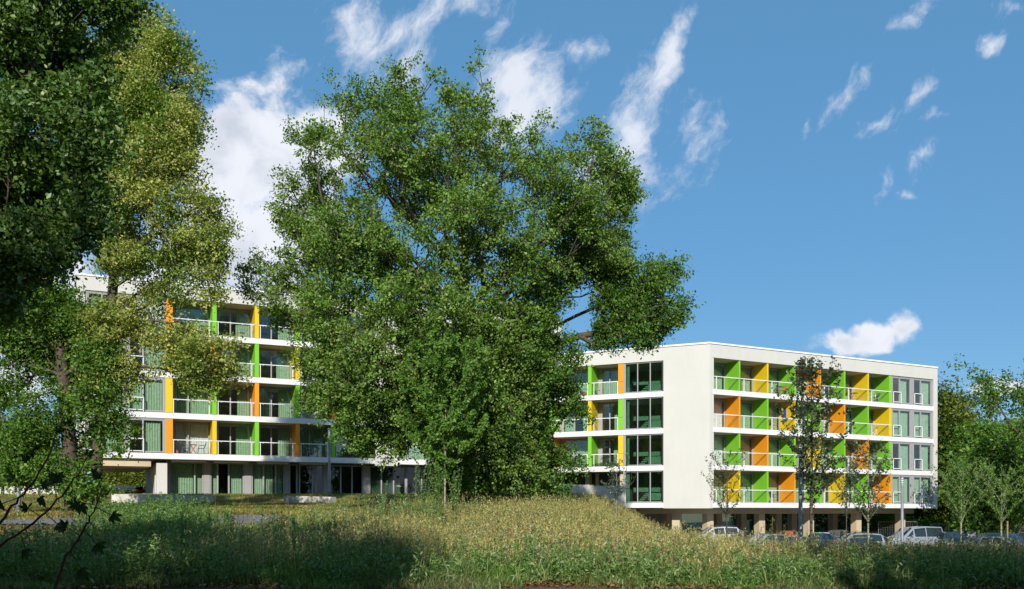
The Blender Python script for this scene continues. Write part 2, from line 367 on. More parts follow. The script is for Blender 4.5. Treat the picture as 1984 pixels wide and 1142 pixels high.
def wavy(mb, w, a, b, d, z0, z1, amp=.05, wl=.17):
    n = max(4, int((b-a)/wl*4)); ph = random.uniform(0, 6)
    vs = []
    for i in range(n+1):
        x = a+(b-a)*i/n; y = d+amp*math.sin(ph+2*math.pi*(x-a)/wl+.6*math.sin(3*x))*(.7+.3*math.sin(2.1*x))
        vs += [w.T(x, y, z0), w.T(x, y, z1)]
    mb.add(vs, [(2*i, 2*i+2, 2*i+3, 2*i+1) for i in range(n)])
def window(w, a, b, d, z0, z1, splits, mframe=mFrame, curt=((0, 1),), fw=.07, name='window', mcurt=mCurt, mpane=mGlass, cd=.22, mid=None):
    """frame bars, one pane object, one curtain object; splits: fractions where mullions stand"""
    f = MB(w.T)
    f.box((a, d-.05, z0), (b, d+.06, z0+fw)); f.box((a, d-.05, z1-fw), (b, d+.06, z1))
    f.box((a, d-.05, z0+fw), (a+fw, d+.06, z1-fw)); f.box((b-fw, d-.05, z0+fw), (b, d+.06, z1-fw))
    for q in splits:
        x = a+(b-a)*q; f.box((x-fw*.6, d-.055, z0+fw), (x+fw*.6, d+.06, z1-fw))
    if mid:
        for (u, v, zz) in mid: f.box((a+(b-a)*u, d-.05, zz), (a+(b-a)*v, d+.05, zz+.05))
    fo = f.build(name, mframe, bld)
    g = MB(w.T); g.add([(a+fw*.5, d, z0+fw*.5), (b-fw*.5, d, z0+fw*.5), (b-fw*.5, d, z1-fw*.5), (a+fw*.5, d, z1-fw*.5)], [(0, 1, 2, 3)])
    g.build('pane', mpane, fo)
    if curt:
        c = MB()
        for (u, v) in curt: wavy(c, w, a+fw+(b-a-2*fw)*u, a+fw+(b-a-2*fw)*v, d+cd, z0+.06, z1-.02)
        c.build('curtain', mCurtW if (mcurt is mCurt and random.random() < .08) else mcurt, fo, smooth=True)
    return fo
CURT = [((0, 1),), ((.02, .35), (.42, 1)), ((.55, 1),), ((0, 1),), ((.5, .98),), ((0, .33), (.62, 1)), ((0, 1),), ((.05, .98),), ((.6, 1),)]
BD = 1.66                                    # balcony depth
def bay(w, a, b, z0, z1, k, flip=False):
    """grey side panel + two-light balcony window at the back of one balcony"""
    gp = .30
    g = MB(w.T)
    if not flip: g.box((a, BD-.02, z0), (a+gp, BD+.12, z1)); wa, wb = a+gp, b-.02
    else: g.box((b-gp, BD-.02, z0), (b, BD+.12, z1)); wa, wb = a+.02, b-gp
    g.box((wa, BD-.01, z1-.10), (wb, BD+.12, z1))
    g.build('side_panel', mGrey, bld)
    window(w, wa, wb, BD, z0+.03, z1-.10, [.37 if not flip else .63], curt=CURT[k % len(CURT)])
def divider(w, a, b, z0, z1, c, what='balcony_divider'):
    m, cn = PAN[c]
    q = MB(w.T)
    zj = z0+(z1-z0)*.38
    q.box((a, .03, z0), (b, BD-.03, zj-.008)); q.box((a, .03, zj+.008), (b, BD-.03, z1)); q.box((a+.01, .04, zj-.008), (b-.01, BD-.05, zj+.008))
    q.build(what, m, bld, label=cn+' panel between two balconies')
def railing(w, a, b, z, posts, d=.06):
    r = MB(w.T); H = 1.02
    r.box((a, d-.03, z+H-.055), (b, d+.04, z+H))
    for p in posts: r.box((p-.025, d-.02, z+.0), (p+.025, d+.05, z+H-.055))
    x = a+.4
    while x < b: r.box((x-.03, d+.0, z+H-.10), (x+.03, d+.03, z+H-.055)); x += .75
    ro = r.build('railing', mRail, bld)
    g = MB(w.T); ps = sorted([a]+list(posts)+[b])
    for u, v in zip(ps[:-1], ps[1:]):
        if v-u > .4: g.add([(u+.04, d+.01, z+.04), (v-.04, d+.01, z+.04), (v-.04, d+.01, z+H-.09), (u+.04, d+.01, z+H-.09)], [(0, 1, 2, 3)])
    g.build('glass_panel', mInfill, ro)
def guard(w, a, b, z, d=-.04):
    r = MB(w.T); H = 1.0
    r.box((a, d-.03, z+H-.06), (b, d+.02, z+H)); r.box((a, d-.03, z+.08), (b, d+.02, z+.13))
    r.box((a, d-.03, z-.02), (a+.05, d+.02, z+H)); r.box((b-.05, d-.03, z-.02), (b, d+.02, z+H))
    ro = r.build('window_guard', mRail, bld)
    g = MB(w.T); g.add([(a+.06, d, z+.14), (b-.06, d, z+.14), (b-.06, d, z+H-.07), (a+.06, d, z+H-.07)], [(0, 1, 2, 3)]); g.build('glass_panel', mInfill, ro)
def block(w, a, b, z0, z1, k, flip=False):
    """flush window block: two units, each a narrow light with a guard and a wide light"""
    q = MB(w.T); mid = (a+b)/2; g = .18
    q.box((a, .06, z0), (a+.14, .3, z1)); q.box((mid-g, .06, z0), (mid+g, .3, z1)); q.box((b-.12, .06, z0), (b, .3, z1)); q.box((a+.14, .06, z1-.08), (mid-g, .3, z1)); q.box((mid+g, .06, z1-.08), (b-.12, .3, z1))
    q.build('side_panel', mGrey, bld)
    for (u, v, j) in ((a+.14, mid-g, 0), (mid+g, b-.12, 1)):
        window(w, u, v, .13, z0+.03, z1-.08, [.40], curt=[((.0, 1),), ((.45, .95),), ((.0, .98),), ((.43, 1),)][(k+j*2) % 4], fw=.08)
        guard(w, u-.02, u+(v-u)*.40+.06, z0)
def row(w, edges, z0, z1, cols, k0, dth, end_first=None, end_w=.4, flip=False):
    """edges: bay boundaries (right edge of each divider)"""
    for i in range(len(edges)-1):
        a, b = edges[i], edges[i+1]
        bay(w, a, b-dth, z0, z1, k0+i*5, flip)
L_edges = [WL.s_px(335.5), WL.s_px(420), WL.s_px(502), WL.s_px(581), WL.s_px(650)]
L_cols = ['OGYGO', 'YOGYG', 'YGOGO', 'OYGOG']
tops = [L_SOF-.03]+[z-.03 for z in LV[:-1]]
for r_, (z, zt) in enumerate(zip(LV, tops)):
    z0 = z+FH+.03
    block(WL, WL.s_px(165), WL.s_px(321), z0, zt, r_)
    # coloured end panel, flush
    q = MB(WL.T); a, b = WL.s_px(321), WL.s_px(335.5)-.02
    q.box((a, .03, z0), (b, BD-.03, zt)); q.build('balcony_divider', PAN[L_cols[r_][0]][0], bld, label=PAN[L_cols[r_][0]][1]+' end panel beside the corner windows')
    for i in range(4):
        bay(WL, L_edges[i], L_edges[i+1]-.30, z0, zt, [3, 2, 8, 1][i]+r_*3)
        divider(WL, L_edges[i+1]-.30, L_edges[i+1], z0, zt, L_cols[r_][i+1])
    ps = [L_edges[0]+.03]
    for i in range(1, 4): ps += [L_edges[i]-.52, L_edges[i]+.10]
    ps += [L_edges[4]-.62]
    railing(WL, L_edges[0]-.08, L_edges[4]-.55, z+FH, ps)
    # windows left and right of the solid piece
    window(WL, L_edges[4], sA-.02, .13, z0, zt-.02, [.33, .66], mframe=mDark, curt=((.0, .2),), mpane=mGlassD)
    e = [sB+.02+i*(sLJ-sB-.3)/3 for i in range(4)]
    for i in range(3):
        bay(WL, e[i], e[i+1]-.2, z0, zt, r_+i*2)
        divider(WL, e[i+1]-.2, e[i+1], z0, zt, 'GYO'[(i+r_) % 3])
    railing(WL, sB+.02, e[3]-.1, z+FH, [sB+.06, e[1]-.3, e[1]+.1, e[2]-.3, e[2]+.1])
# solid wing between coloured bays of face M
M_edges = [WM.s_px(x) for x in (1008, 1064, 1139, 1197)]
M_cols = ['OYGO', 'GGYG', 'YOGY']
R_edges = [WR.s_px(x) for x in (1381, 1435, 1489.5, 1542, 1591.5, 1638.5, 1684, 1728)]
R_cols = ['GYGOGYG', 'OGYGOGY', 'GOGYGOG', 'YGOGYGO']
tops = [R_SOF-.03]+[z-.03 for z in RV[:-1]]
for r_, (z, zt) in enumerate(zip(RV, tops)):
    z0 = z+FH+.03
    if r_ < 3:
        for i in range(3):
            bay(WM, M_edges[i]+.3, M_edges[i+1]-(.0 if i == 2 else 0), z0, zt, [4, 3, 0][i]+r_*2, False)
            divider(WM, M_edges[i], M_edges[i]+.3, z0, zt, M_cols[r_][i])
        a, b = M_edges[3]+.02, WM.s_px(1207)
        q = MB(WM.T); zj = z0+(zt-z0)*.4
        q.box((a, .03, z0), (b, BD-.03, zj-.01)); q.box((a, .03, zj+.01), (b, BD-.03, zt)); q.build('balcony_divider', PAN[M_cols[r_][3]][0], bld, label=PAN[M_cols[r_][3]][1]+' end panel beside the stair windows')
        ps = []
        for i in range(3): ps += [M_edges[i]-.05, M_edges[i]+.5]
        railing(WM, M_edges[0]-.1, M_edges[3]+.0, z+FH, ps+[M_edges[3]-.03])
    # glazed stair hall
    q = MB(WM.T); q.box((WM.s_px(1207)+.01, .02, z0), (WM.s_px(1210.5), .3, zt)); q.build('side_panel', mGrey, bld)
    window(WM, WM.s_px(1210.5), WM.s_px(1285)-.02, .10, z0, zt, [.335, .665], curt=((0.0, .08),), mpane=mGlassD, name='stair_window', fw=.06, mframe=mFrame)
    q = MB(WM.T); xa, xb = WM.s_px(1210), WM.s_px(1285)-.01
    q.box((xa, .0, zt), (xb, .3, zt+.028)); q.box((xb-.09, -.01, z0), (xb, .09, zt)); q.build('dark_trim', mDark, bld)
    for i in range(7):
        a, b = R_edges[i], R_edges[i+1]
        dt = .15 if i < 6 else .32
        bay(WR, a, b-dt, z0, zt, [2, 8, 0, 7, 4, 1, 2][i]+r_*4)
        divider(WR, b-dt, b, z0, zt, R_cols[r_][i])
    ps = [R_edges[0]+.42]
    for i in range(1, 7): ps += [R_edges[i]-.08, R_edges[i]+.40]
    railing(WR, R_edges[0]+.02, R_edges[7]-.04, z+FH, ps+[R_edges[7]-.07])
    q = MB(WR.T); q.box((R_edges[0]-.02, .0, z0-.03), (R_edges[0]+.10, .3, zt)); q.build('wall_return', mWall, bld)
    block(WR, R_edges[7], WR.s_px(1808), z0, zt, r_+1)
# stair flights and balustrades seen through the stair hall glass
xa, xb = WM.s_px(1212), WM.s_px(1283)
for z in RV:
    q = MB(WM.T); z0 = z+FH
    q.box((xa, 2.1, z0+.9), (xb, 2.2, z0+1.25)); q.box((xa+1.4, 1.5, z0+.2), (xb-.2, 1.6, z0+.8))
    for i in range(16):
        x = xa+.25+i*.165; q.box((x, 2.0, z0+1.3), (x+.025, 2.03, z0+2.3))
    for i in range(8): q.box((xa+.3+i*.15, 2.3, z0+.1+i*.15), (xa+.75+i*.15, 3.2, z0+.2+i*.15))
    q.build('staircase', mCurt, bld)
# ground floor of the left wing: glazed rooms with curtains, grey piers
GD = 1.75
gz0, gz1 = L_G, LV[-1]-.05
gp = [325, 333, 395, 403, 410.5, 427, 449, 457, 475, 493, 517, 525, 544, 560.5, 570, 586, 592, 617, 625, 640, 648]
q = MB(WL.T)
for (x0, x1) in ((325, 332), (400, 412.5), (480, 494.5), (560, 569), (637, 647), (715, 727)):
    q.box((WL.s_px(x0)+.0, GD-.1, gz0-.7), (WL.s_px(x1), GD+.2, gz1))
q.box((WL.s_px(325), GD-.08, gz0-.6), (WL.s_px(727), GD+.12, gz0))
q.build('side_panel', mGrey, bld)
for (x0, x1, sp, cu, mg) in ((332, 400, [.74], ((0, .72), (.76, 1)), mGlass), (412.5, 480, [.22, .55], ((0, .21), (.57, 1)), mGlass), (494.5, 560, [.36, .73], ((0, .34), (.38, .7), (.74, 1)), mGlass),
                             (569, 637, [.22, .3, .68, .78], None, mGlassK), (647, 715, [.35, .68], None, mGlassK), (727, 800, [.33, .66], ((.0, .9),), mGlassK), (800, 900, [.3, .6], None, mGlassK)):
    window(WL, WL.s_px(x0)+.01, WL.s_px(x1)-.01, GD, gz0, gz1-.05, sp, curt=cu, mpane=mg, fw=.09, cd=.25)
q = MB(WL.T)
for (x0, x1) in ((333, 400), (416, 482), (500, 561), (583, 634)): q.box((WL.s_px(x0), .25, LV[-1]-.16), (WL.s_px(x1), .5, LV[-1]-.03))
q.build('awning_box', mSoff, bld)
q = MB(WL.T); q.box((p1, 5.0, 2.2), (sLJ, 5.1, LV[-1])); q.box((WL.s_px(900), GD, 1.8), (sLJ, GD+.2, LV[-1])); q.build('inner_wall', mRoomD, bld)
# lowest storey of the middle wing: recessed dark glazing, beige piers
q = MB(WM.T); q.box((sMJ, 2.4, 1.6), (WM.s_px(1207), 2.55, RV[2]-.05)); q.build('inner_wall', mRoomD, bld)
q = MB(WM.T)
for (x0, x1, d) in ((1120, 1128, 1.7), (1136, 1142, 2.2), (1167, 1175, 2.2), (1198, 1208, .4)): q.box((WM.s_px(x0), d, .6), (WM.s_px(x1), d+.6, RV[2]-.06))
q.box((WM.s_px(1198), .4, .6), (WM.s_px(1214), 1.2, RV[3])); q.box((WM.s_px(1199), .95, -1.2), (WM.s_px(1213), DEPTH, RV[3]-.05))
q.build('pier', mSoff, bld)
# columns of the undercroft
def column(w, a, d, wd=.62):
    q = MB(w.T); q.box((a-wd/2, d, -1.25), (a+wd/2, d+wd, RV[-1]-.44)); q.build('column', mSoff, bld)
for x in (1299, 1403, 1504, 1600, 1693, 1779):
    w = WM if x < 1375 else WR
    column(w, w.s_px(x), 1.6)
for x in (1361, 1464, 1515, 1588, 1620, 1704): column(WR, WR.s_px(x)+2.5, 7.2)
# concrete retaining walls beside the slope
def conc(name, P0, P1, zt0, zt1, th, label, zb=-2, z0b=None):
    d = Vector((P1[0]-P0[0], P1[1]-P0[1])); n = Vector((-d.y, d.x)).normalized()*th
    a, b, c, e = P0, P1, (P1[0]+n.x, P1[1]+n.y), (P0[0]+n.x, P0[1]+n.y)
    q = MB(); q.add([(*a, zb), (*b, zb), (*c, zb), (*e, zb), (*a, zt0), (*b, zt1), (*c, zt1), (*e, zt0)],
                    [(0, 3, 2, 1), (4, 5, 6, 7), (0, 1, 5, 4), (1, 2, 6, 5), (2, 3, 7, 6), (3, 0, 4, 7)])
    o = q.build(name, mConc); tag(o, label, 'wall'); return o
a_ = at(1084, 0, 69.0); b_ = at(1150, 0, 70.5); c_ = at(1213, 0, 71.0)
conc('retaining_wall', a_[:2], b_[:2], 1.7+54*69/1800, 1.7+52*70/1800, .25, 'pale concrete retaining wall with light streaks right of the forked trunk', -1)
conc('retaining_wall', (b_[0]+.01, b_[1]), c_[:2], 1.7+51*70/1800, 1.7+50*71/1800, .25, 'smooth concrete wall under the middle wing with a diagonal shadow', -1)
c0 = at(980, 0, 66.5); c1 = at(1084, 0, 69.2)
conc('low_wall', c0[:2], c1[:2], 2.75, 2.8, .3, 'low concrete wall in the shade behind the forked trunk', 0)
c0 = at(216, 0, 56.5); c1 = at(406, 0, 55.0)
conc('low_wall', c0[:2], c1[:2], 2.78, 2.7, .45, 'long low concrete wall on the lawn before the passage', 1)
c0 = at(550, 0, 55.0); c1 = at(641, 0, 53.5)
conc('bench_block', c0[:2], c1[:2], 2.66, 2.56, .5, 'short concrete seating block on the lawn before the glass doors', 1)
c0 = at(-60, 0, 66); c1 = at(112, 0, 66)
conc('low_wall', c0[:2], c1[:2], 3.55, 3.5, .3, 'white garden wall at the far left beyond the trees', 1)
# ------------------------------------------------------------------ ground sheet
xs = np.concatenate([-np.geomspace(600, 45, 14)[:-1], np.arange(-45, 60.1, .75), np.geomspace(62, 600, 14)])
ys = np.concatenate([[-300, -120, -60, -30, -10, 0, 8], np.arange(12, 100, .75), np.geomspace(101, 900, 16)])
GX, GY = np.meshgrid(xs, ys); GZ = ground(GX, GY)
V = np.stack([GX, GY, GZ], -1).reshape(-1, 3); nx, ny = len(xs), len(ys)
I = (np.arange(ny-1)[:, None]*nx+np.arange(nx-1)[None]).ravel()
m, t, out = mat_new('ground')
geo = N(t, 'ShaderNodeNewGeometry'); b = N(t, 'ShaderNodeBsdfPrincipled', i_Roughness=.95)
n1_ = N(t, 'ShaderNodeTexNoise', i_Scale=.35, i_Detail=6.0); n2_ = N(t, 'ShaderNodeTexNoise', i_Scale=5.0, i_Detail=6.0, i_Roughness=.7)
for n_ in (n1_, n2_): t.links.new(geo.outputs['Position'], n_.inputs['Vector'])
def mixr(t, f, a, b_):
    x = N(t, 'ShaderNodeMix', data_type='RGBA')
    for i, v in ((0, f), (6, a), (7, b_)):
        if isinstance(v, tuple): x.inputs[i].default_value = (*v, 1)
        elif isinstance(v, float): x.inputs[i].default_value = v
        else: t.links.new(v, x.inputs[i])
    return x.outputs[2]
mr1 = N(t, 'ShaderNodeMapRange', i_1=.4, i_2=.6); t.links.new(n1_.outputs[0], mr1.inputs[0])
mr2 = N(t, 'ShaderNodeMapRange', i_1=.35, i_2=.65); t.links.new(n2_.outputs[0], mr2.inputs[0])
c_a = mixr(t, mr2.outputs[0], (.045, .07, .018), (.12, .12, .04)); c_b = mixr(t, mr2.outputs[0], (.10, .085, .04), (.07, .09, .025))
col = mixr(t, mr1.outputs[0], c_a, c_b)
# fallen-leaf and bare-soil patches: the strip nearest the viewer and under the left trees
sp_ = N(t, 'ShaderNodeSeparateXYZ'); t.links.new(geo.outputs['Position'], sp_.inputs[0])
near = N(t, 'ShaderNodeMapRange', i_1=20.9, i_2=20.3); t.links.new(M2(t, 'ADD', sp_.outputs[1], M2(t, 'MULTIPLY', n1_.outputs[0], 1.6)), near.inputs[0])
lit = mixr(t, mr2.outputs[0], (.20, .085, .03), (.07, .04, .02))
col = mixr(t, near.outputs[0], col, lit)
lx = N(t, 'ShaderNodeMapRange', i_1=-12.0, i_2=-17.0); t.links.new(sp_.outputs[0], lx.inputs[0])
fac = M2(t, 'MULTIPLY', lx.outputs[0], mr1.outputs[0]); col = mixr(t, fac, col, lit)
t.links.new(col, b.inputs['Base Color'])
bp = N(t, 'ShaderNodeBump', i_Strength=.8, i_Distance=.08); t.links.new(n2_.outputs[0], bp.inputs['Height']); t.links.new(bp.outputs[0], b.inputs['Normal'])
t.links.new(b.outputs[0], out.inputs[0])
g = fast_mesh('ground', V, np.stack([I, I+1, I+nx+1, I+nx], 1), m, smooth=True); tag(g, 'uneven grassy ground sloping up to the building', kind='structure')
# asphalt path crossing the lawn at the left, its edge stones, gravel strip
mAsph = pm('asphalt', (.17, .18, .20), .9, var=.12, scale=8, bump=.3, bscale=60)
mGrav = pm('gravel', (.42, .37, .33), .95, var=.5, scale=9, bump=1, bscale=18)
def ribbon(name, pts, wd, lift, mat, label):
    vs = []; fs = []
    n = 60; P = [Vector(p) for p in pts]
    xs_ = np.interp(np.linspace(0, len(P)-1, n), range(len(P)), [p[0] for p in P]); ys_ = np.interp(np.linspace(0, len(P)-1, n), range(len(P)), [p[1] for p in P])
    for i in range(n):
        j, k = max(0, i-1), min(n-1, i+1); d = Vector((xs_[k]-xs_[j], ys_[k]-ys_[j])).normalized(); nn = (-d.y, d.x)
        for q in range(5):
            o = (q/4-.5)*wd; x, y = xs_[i]+nn[0]*o, ys_[i]+nn[1]*o
            vs.append((x, y, float(ground(x, y))+lift))
    for i in range(n-1):
        for q in range(4): a = i*5+q; fs.append((a, a+5, a+6, a+1))
    mb = MB(); mb.add(vs, fs); o = mb.build(name, mat, smooth=True); tag(o, label, kind='structure'); return o
ribbon('path', [(-40, 36.0), (-25, 36.6), (-14, 37.0), (-9.5, 38.0)], 3.6, .05, mAsph, 'grey asphalt path crossing the lawn')
ribbon('path', [(-14, 34.8), (-11, 35.0), (-9, 35.1), (-5, 35.4)], 1.0, .06, mGrav, 'pale gravel strip beside the lawn')
# parking surface
mb = MB(); mb.add([(13.5, 44, -1.185), (80, 44, -1.185), (80, 83, -1.185), (9.5, 83, -1.185)], [(0, 1, 2, 3)])
o = mb.build('parking_lot', pm('parking_asphalt', (.22, .21, .20), .9, var=.12, scale=2, bump=.2)); tag(o, 'grey parking area in front of the right wing', kind='structure')
# ------------------------------------------------------------------ vegetation helpers
def rdir(n): 
    v = rng.normal(size=(n, 3)); return v/np.linalg.norm(v, axis=1, keepdims=True)
def leaves(C, size, up=.5, asp=.62, fold=.25, jit=.35, droop=0.0, grp=0):
    """C (n,3) leaf positions -> folded rhombic leaves; returns V,F"""
    n = len(C); nrm = rdir(n)+np.array([0, 0, up])
    if grp: nrm = nrm*.75+np.repeat(rdir(n//grp+1)*.9, grp, 0)[:n]
    nrm /= np.linalg.norm(nrm, axis=1, keepdims=True)
    ax = rdir(n); ax[:, 2] -= droop; ax -= nrm*np.sum(ax*nrm, 1, keepdims=True); ax /= np.linalg.norm(ax, axis=1, keepdims=True)
    sd = np.cross(nrm, ax); L = size*(1+jit*rng.normal(size=(n, 1))).clip(.4, 2)
    b = C-ax*L*.5; tp = C+ax*L*.5; m = C+ax*L*.05
    l = m+sd*L*asp*.5+nrm*L*fold*.4; r = m-sd*L*asp*.5+nrm*L*fold*.4
    V = np.stack([b, r, tp, l], 1).reshape(-1, 3)
    i = np.arange(n)[:, None]*4
    Fc = np.concatenate([i+np.array([[0, 1, 2]]), i+np.array([[0, 2, 3]])], 1).reshape(-1, 3)
    return V, Fc
_w = rng.normal(size=(9, 3)); _p = rng.uniform(0, 6.28, 9)
def noise3(P, s):
    P = np.asarray(P)/s; v = 0
    for k in range(9): v = v+np.sin(P@_w[k]*(1+.35*k)+_p[k])/(1+.25*k)
    return v/3.2
def skeleton(trunk, pts, r0, rtip=.012, seg=.9, pen=.35, wob=.12, pw=2.25, rise=.2):
    """grow branches from the trunk polyline to every attractor; returns nodes, parents, radii"""
    nodes = []; par = []
    t = [np.array(p, float) for p in trunk]
    for i, (a, b) in enumerate(zip(t[:-1], t[1:])):
        k = max(1, int(np.linalg.norm(b-a)/seg))
        for j in range(k):
            nodes.append(a+(b-a)*j/k); par.append(len(nodes)-2)
    nodes.append(t[-1]); par.append(len(nodes)-2); par[0] = -1
    ntr = len(nodes)
    plen = [0.0]
    for i in range(1, ntr): plen.append(plen[par[i]]+np.linalg.norm(nodes[i]-nodes[par[i]]))
    cap = len(pts)*12+ntr+100
    A = np.zeros((cap, 3)); A[:ntr] = nodes; Pn = np.full(cap, -1); Pn[:ntr] = par; PL = np.zeros(cap); PL[:ntr] = plen; n = ntr
    zlow = t[0][2]+(t[-1][2]-t[0][2])*.35
    base = t[-1]
    order = np.argsort(np.linalg.norm(pts-base*[1, 1, 1], axis=1)+np.random.RandomState(1).uniform(0, 2.5, len(pts)))
    for q in pts[order]:
        d = A[:n]-q; dist = np.linalg.norm(d, axis=1)
        # discourage joining from above / far out, so limbs rise and fork at sharp angles
        cost = dist+pen*PL[:n]+np.where(d[:, 2] > -rise*dist, (.5+(rise > .5)*2.5)*dist, 0)
        low = A[:n, 2] < min(zlow, q[2]-.3); cost = np.where(low[:n], cost+3, cost)
        k = int(np.argmin(cost)); L = dist[k]
        if L < .05: continue
        s = max(1, int(L/seg)); s = min(s, 11); a = A[k].copy(); gp = Pn[k]
        dirp = (A[k]-A[gp]) if gp >= 0 else np.array([0, 0, 1.0]); dirp = dirp/(np.linalg.norm(dirp)+1e-6)
        prev = k; off = rng.normal(size=3)*wob*L*.35
        for j in range(1, s+1):
            u = j/s; c = a+(q-a)*u+dirp*L*.22*u*(1-u)*1.6+off*4*u*(1-u)*.5
            if j < s: c = c+rng.normal(size=3)*wob*.3
            A[n] = c; Pn[n] = prev; PL[n] = PL[prev]+L/s; prev = n; n += 1
    A, Pn = A[:n], Pn[:n]
    w = np.zeros(n); kids = np.bincount(Pn[Pn >= 0], minlength=n)
    w[kids == 0] = 1
    for i in range(n-1, 0, -1): w[Pn[i]] += w[i]
    rad = rtip*w**(1/pw); rad *= 1; sc = r0/rad[0]
    rad = rtip+(rad-rad.min())*((r0-rtip)/(rad[0]-rad.min()+1e-9))
    # keep main trunk stout
    return A, Pn, rad
def tubes(A, Pn, rad, k=5, rmin=0.0):
    i = np.where((Pn >= 0) & (rad > rmin))[0]; p = Pn[i]
    a, b = A[p], A[i]; d = b-a; l = np.linalg.norm(d, axis=1, keepdims=True)+1e-9; d = d/l
    ref = np.where(np.abs(d[:, 2:3]) < .9, [[0, 0, 1.0]], [[1.0, 0, 0]]); u = np.cross(d, ref); u /= np.linalg.norm(u, axis=1, keepdims=True); v = np.cross(d, u)
    ra = np.minimum(rad[p], rad[i]*1.5)[:, None]; rb = rad[i][:, None]
    V = []
    for q, (c, r) in enumerate(((a-d*ra*.3, ra), (b+d*rb*.2, rb))):
        for j in range(k):
            th = 2*math.pi*j/k; V.append(c+(u*math.cos(th)+v*math.sin(th))*r)
    V = np.stack(V, 1).reshape(-1, 3); n = len(i); base = np.arange(n)[:, None]*2*k
    Fc = np.concatenate([base+np.array([[j, (j+1) % k, k+(j+1) % k, k+j]]) for j in range(k)], 1).reshape(-1, 4)
    return V, Fc
def crown_points(lobes, n, keep=.0, nscale=1.6, seed=0, surf=.4):
    """lobes: (cx,cy,cz,rx,ry,rz); points spread in their union, denser outward, thinned by noise"""
    lobes = np.array(lobes); vol = (lobes[:, 3]*lobes[:, 4]*lobes[:, 5])**.8; idx = rng.choice(len(lobes), n*3, p=vol/vol.sum())
    u = rdir(n*3); r = rng.uniform(0, 1, n*3)**surf
    P = lobes[idx, :3]+u*r[:, None]*lobes[idx, 3:]
    P = P[noise3(P+seed*7, nscale) > keep-.35]
    return P[:n]
def tree(name, label, base, trunk, lobes, n, nl, lsize, r0, mleaf, mbark, group=None, cat='tree', spread=.55, keep=0, nscale=1.6, up=.4, rtip=.012,
         seg=.9, extra_trunk=None, droop=0, asp=.62, tw=1.0, rmin=0, surf=.4, pen=.35, wob=.12, rise=.2):
    root = empty(name, base, label, cat, group)
    P = crown_points(lobes, n, keep, nscale, seed=len(label), surf=surf)
    A, Pn, rad = skeleton([base]+list(trunk), P, r0, rtip, seg, pen, wob, rise=rise)
    # a flare at the foot
    Vt, Ft = tubes(A, Pn, rad, 7 if r0 > .15 else 5, rmin)
    fast_mesh('trunk', Vt, Ft, mbark, root, smooth=True)
    tips = P
    # each attractor carries sprays of leaves along a short twig pointing outwards
    c0 = np.mean(np.array(lobes)[:, :3], 0)
    k = len(tips); ns = 4
    od = tips-c0; od /= np.linalg.norm(od, axis=1, keepdims=True)+1e-6
    sd_ = (rdir(k*ns).reshape(k, ns, 3)*.9+od[:, None]*.5+np.array([0, 0, .15])); 
    sp = tips[:, None]+sd_*spread*rng.uniform(.3, 1.1, (k, ns, 1))
    per = max(1, nl//ns)
    L = (sp[:, :, None]+rng.normal(size=(k, ns, per, 3))*np.array([1, 1, .75])*spread*.36*tw).reshape(-1, 3)
    V, Fc = leaves(L, lsize, up, asp, droop=droop, grp=per)
    fast_mesh('crown', V, Fc, mleaf, root)
    return root
def lob(lst, Y, dz=0, dy=.9, cy=0):
    """(px, py, rx, ry[, dY]) in the photograph's pixels at distance Y -> ellipsoids"""
    o = []
    for l in lst:
        x, y, rx, ry = l[:4]; d = l[4] if len(l) > 4 else 0
        YY = Y+d; k = YY/F; X, _, Z = at(x, y, YY)
        o.append((X, YY, Z, rx*k, (rx+ry)*.5*k*dy, ry*k))
    return o
def G(x, Y, dz=-.1): 
    X = (x-CX)/F*Y; return (X, Y, float(ground(X, Y))+dz)
mOak = leaf_mat('oak_leaf', [(.055, .135, .016), (.095, .20, .026), (.15, .27, .04), (.28, .38, .10)], trans=.28, gloss=.03, patch=[(.06, .13, .017), (.10, .19, .028), (.17, .265, .045), (.30, .37, .10)], pscale=.3)
mMaple = leaf_mat('maple_leaf', [(.045, .12, .014), (.08, .18, .022), (.14, .25, .035), (.26, .27, .05)], trans=.28, gloss=.03, pos=[0, .4, .93, 1])
mLind = leaf_mat('linden_leaf', [(.07, .15, .018), (.12, .22, .028), (.21, .30, .045), (.42, .42, .11)], trans=.3, gloss=.025, patch=[(.16, .24, .03), (.28, .34, .055), (.42, .44, .12), (.58, .54, .20)], pscale=.3, pos=[0, .45, .8, 1])
mDarkL = leaf_mat('near_leaf', [(.05, .125, .02), (.085, .18, .03), (.14, .24, .045), (.28, .32, .09)], trans=.3, gloss=.06, pos=[0, .5, .9, 1])
mYoung = leaf_mat('young_leaf', [(.07, .17, .02), (.13, .26, .04), (.19, .32, .06)], trans=.35, gloss=.03)
mForest = leaf_mat('forest_leaf', [(.03, .07, .012), (.06, .12, .018), (.11, .17, .025), (.17, .2, .03)], trans=.3, gloss=.025, patch=[(.06, .1, .01), (.14, .18, .02), (.22, .24, .03)], pscale=.15)
mSapD = leaf_mat('sapling_leaf', [(.025, .05, .012), (.045, .075, .02), (.08, .11, .03)], trans=.2, gloss=.1)

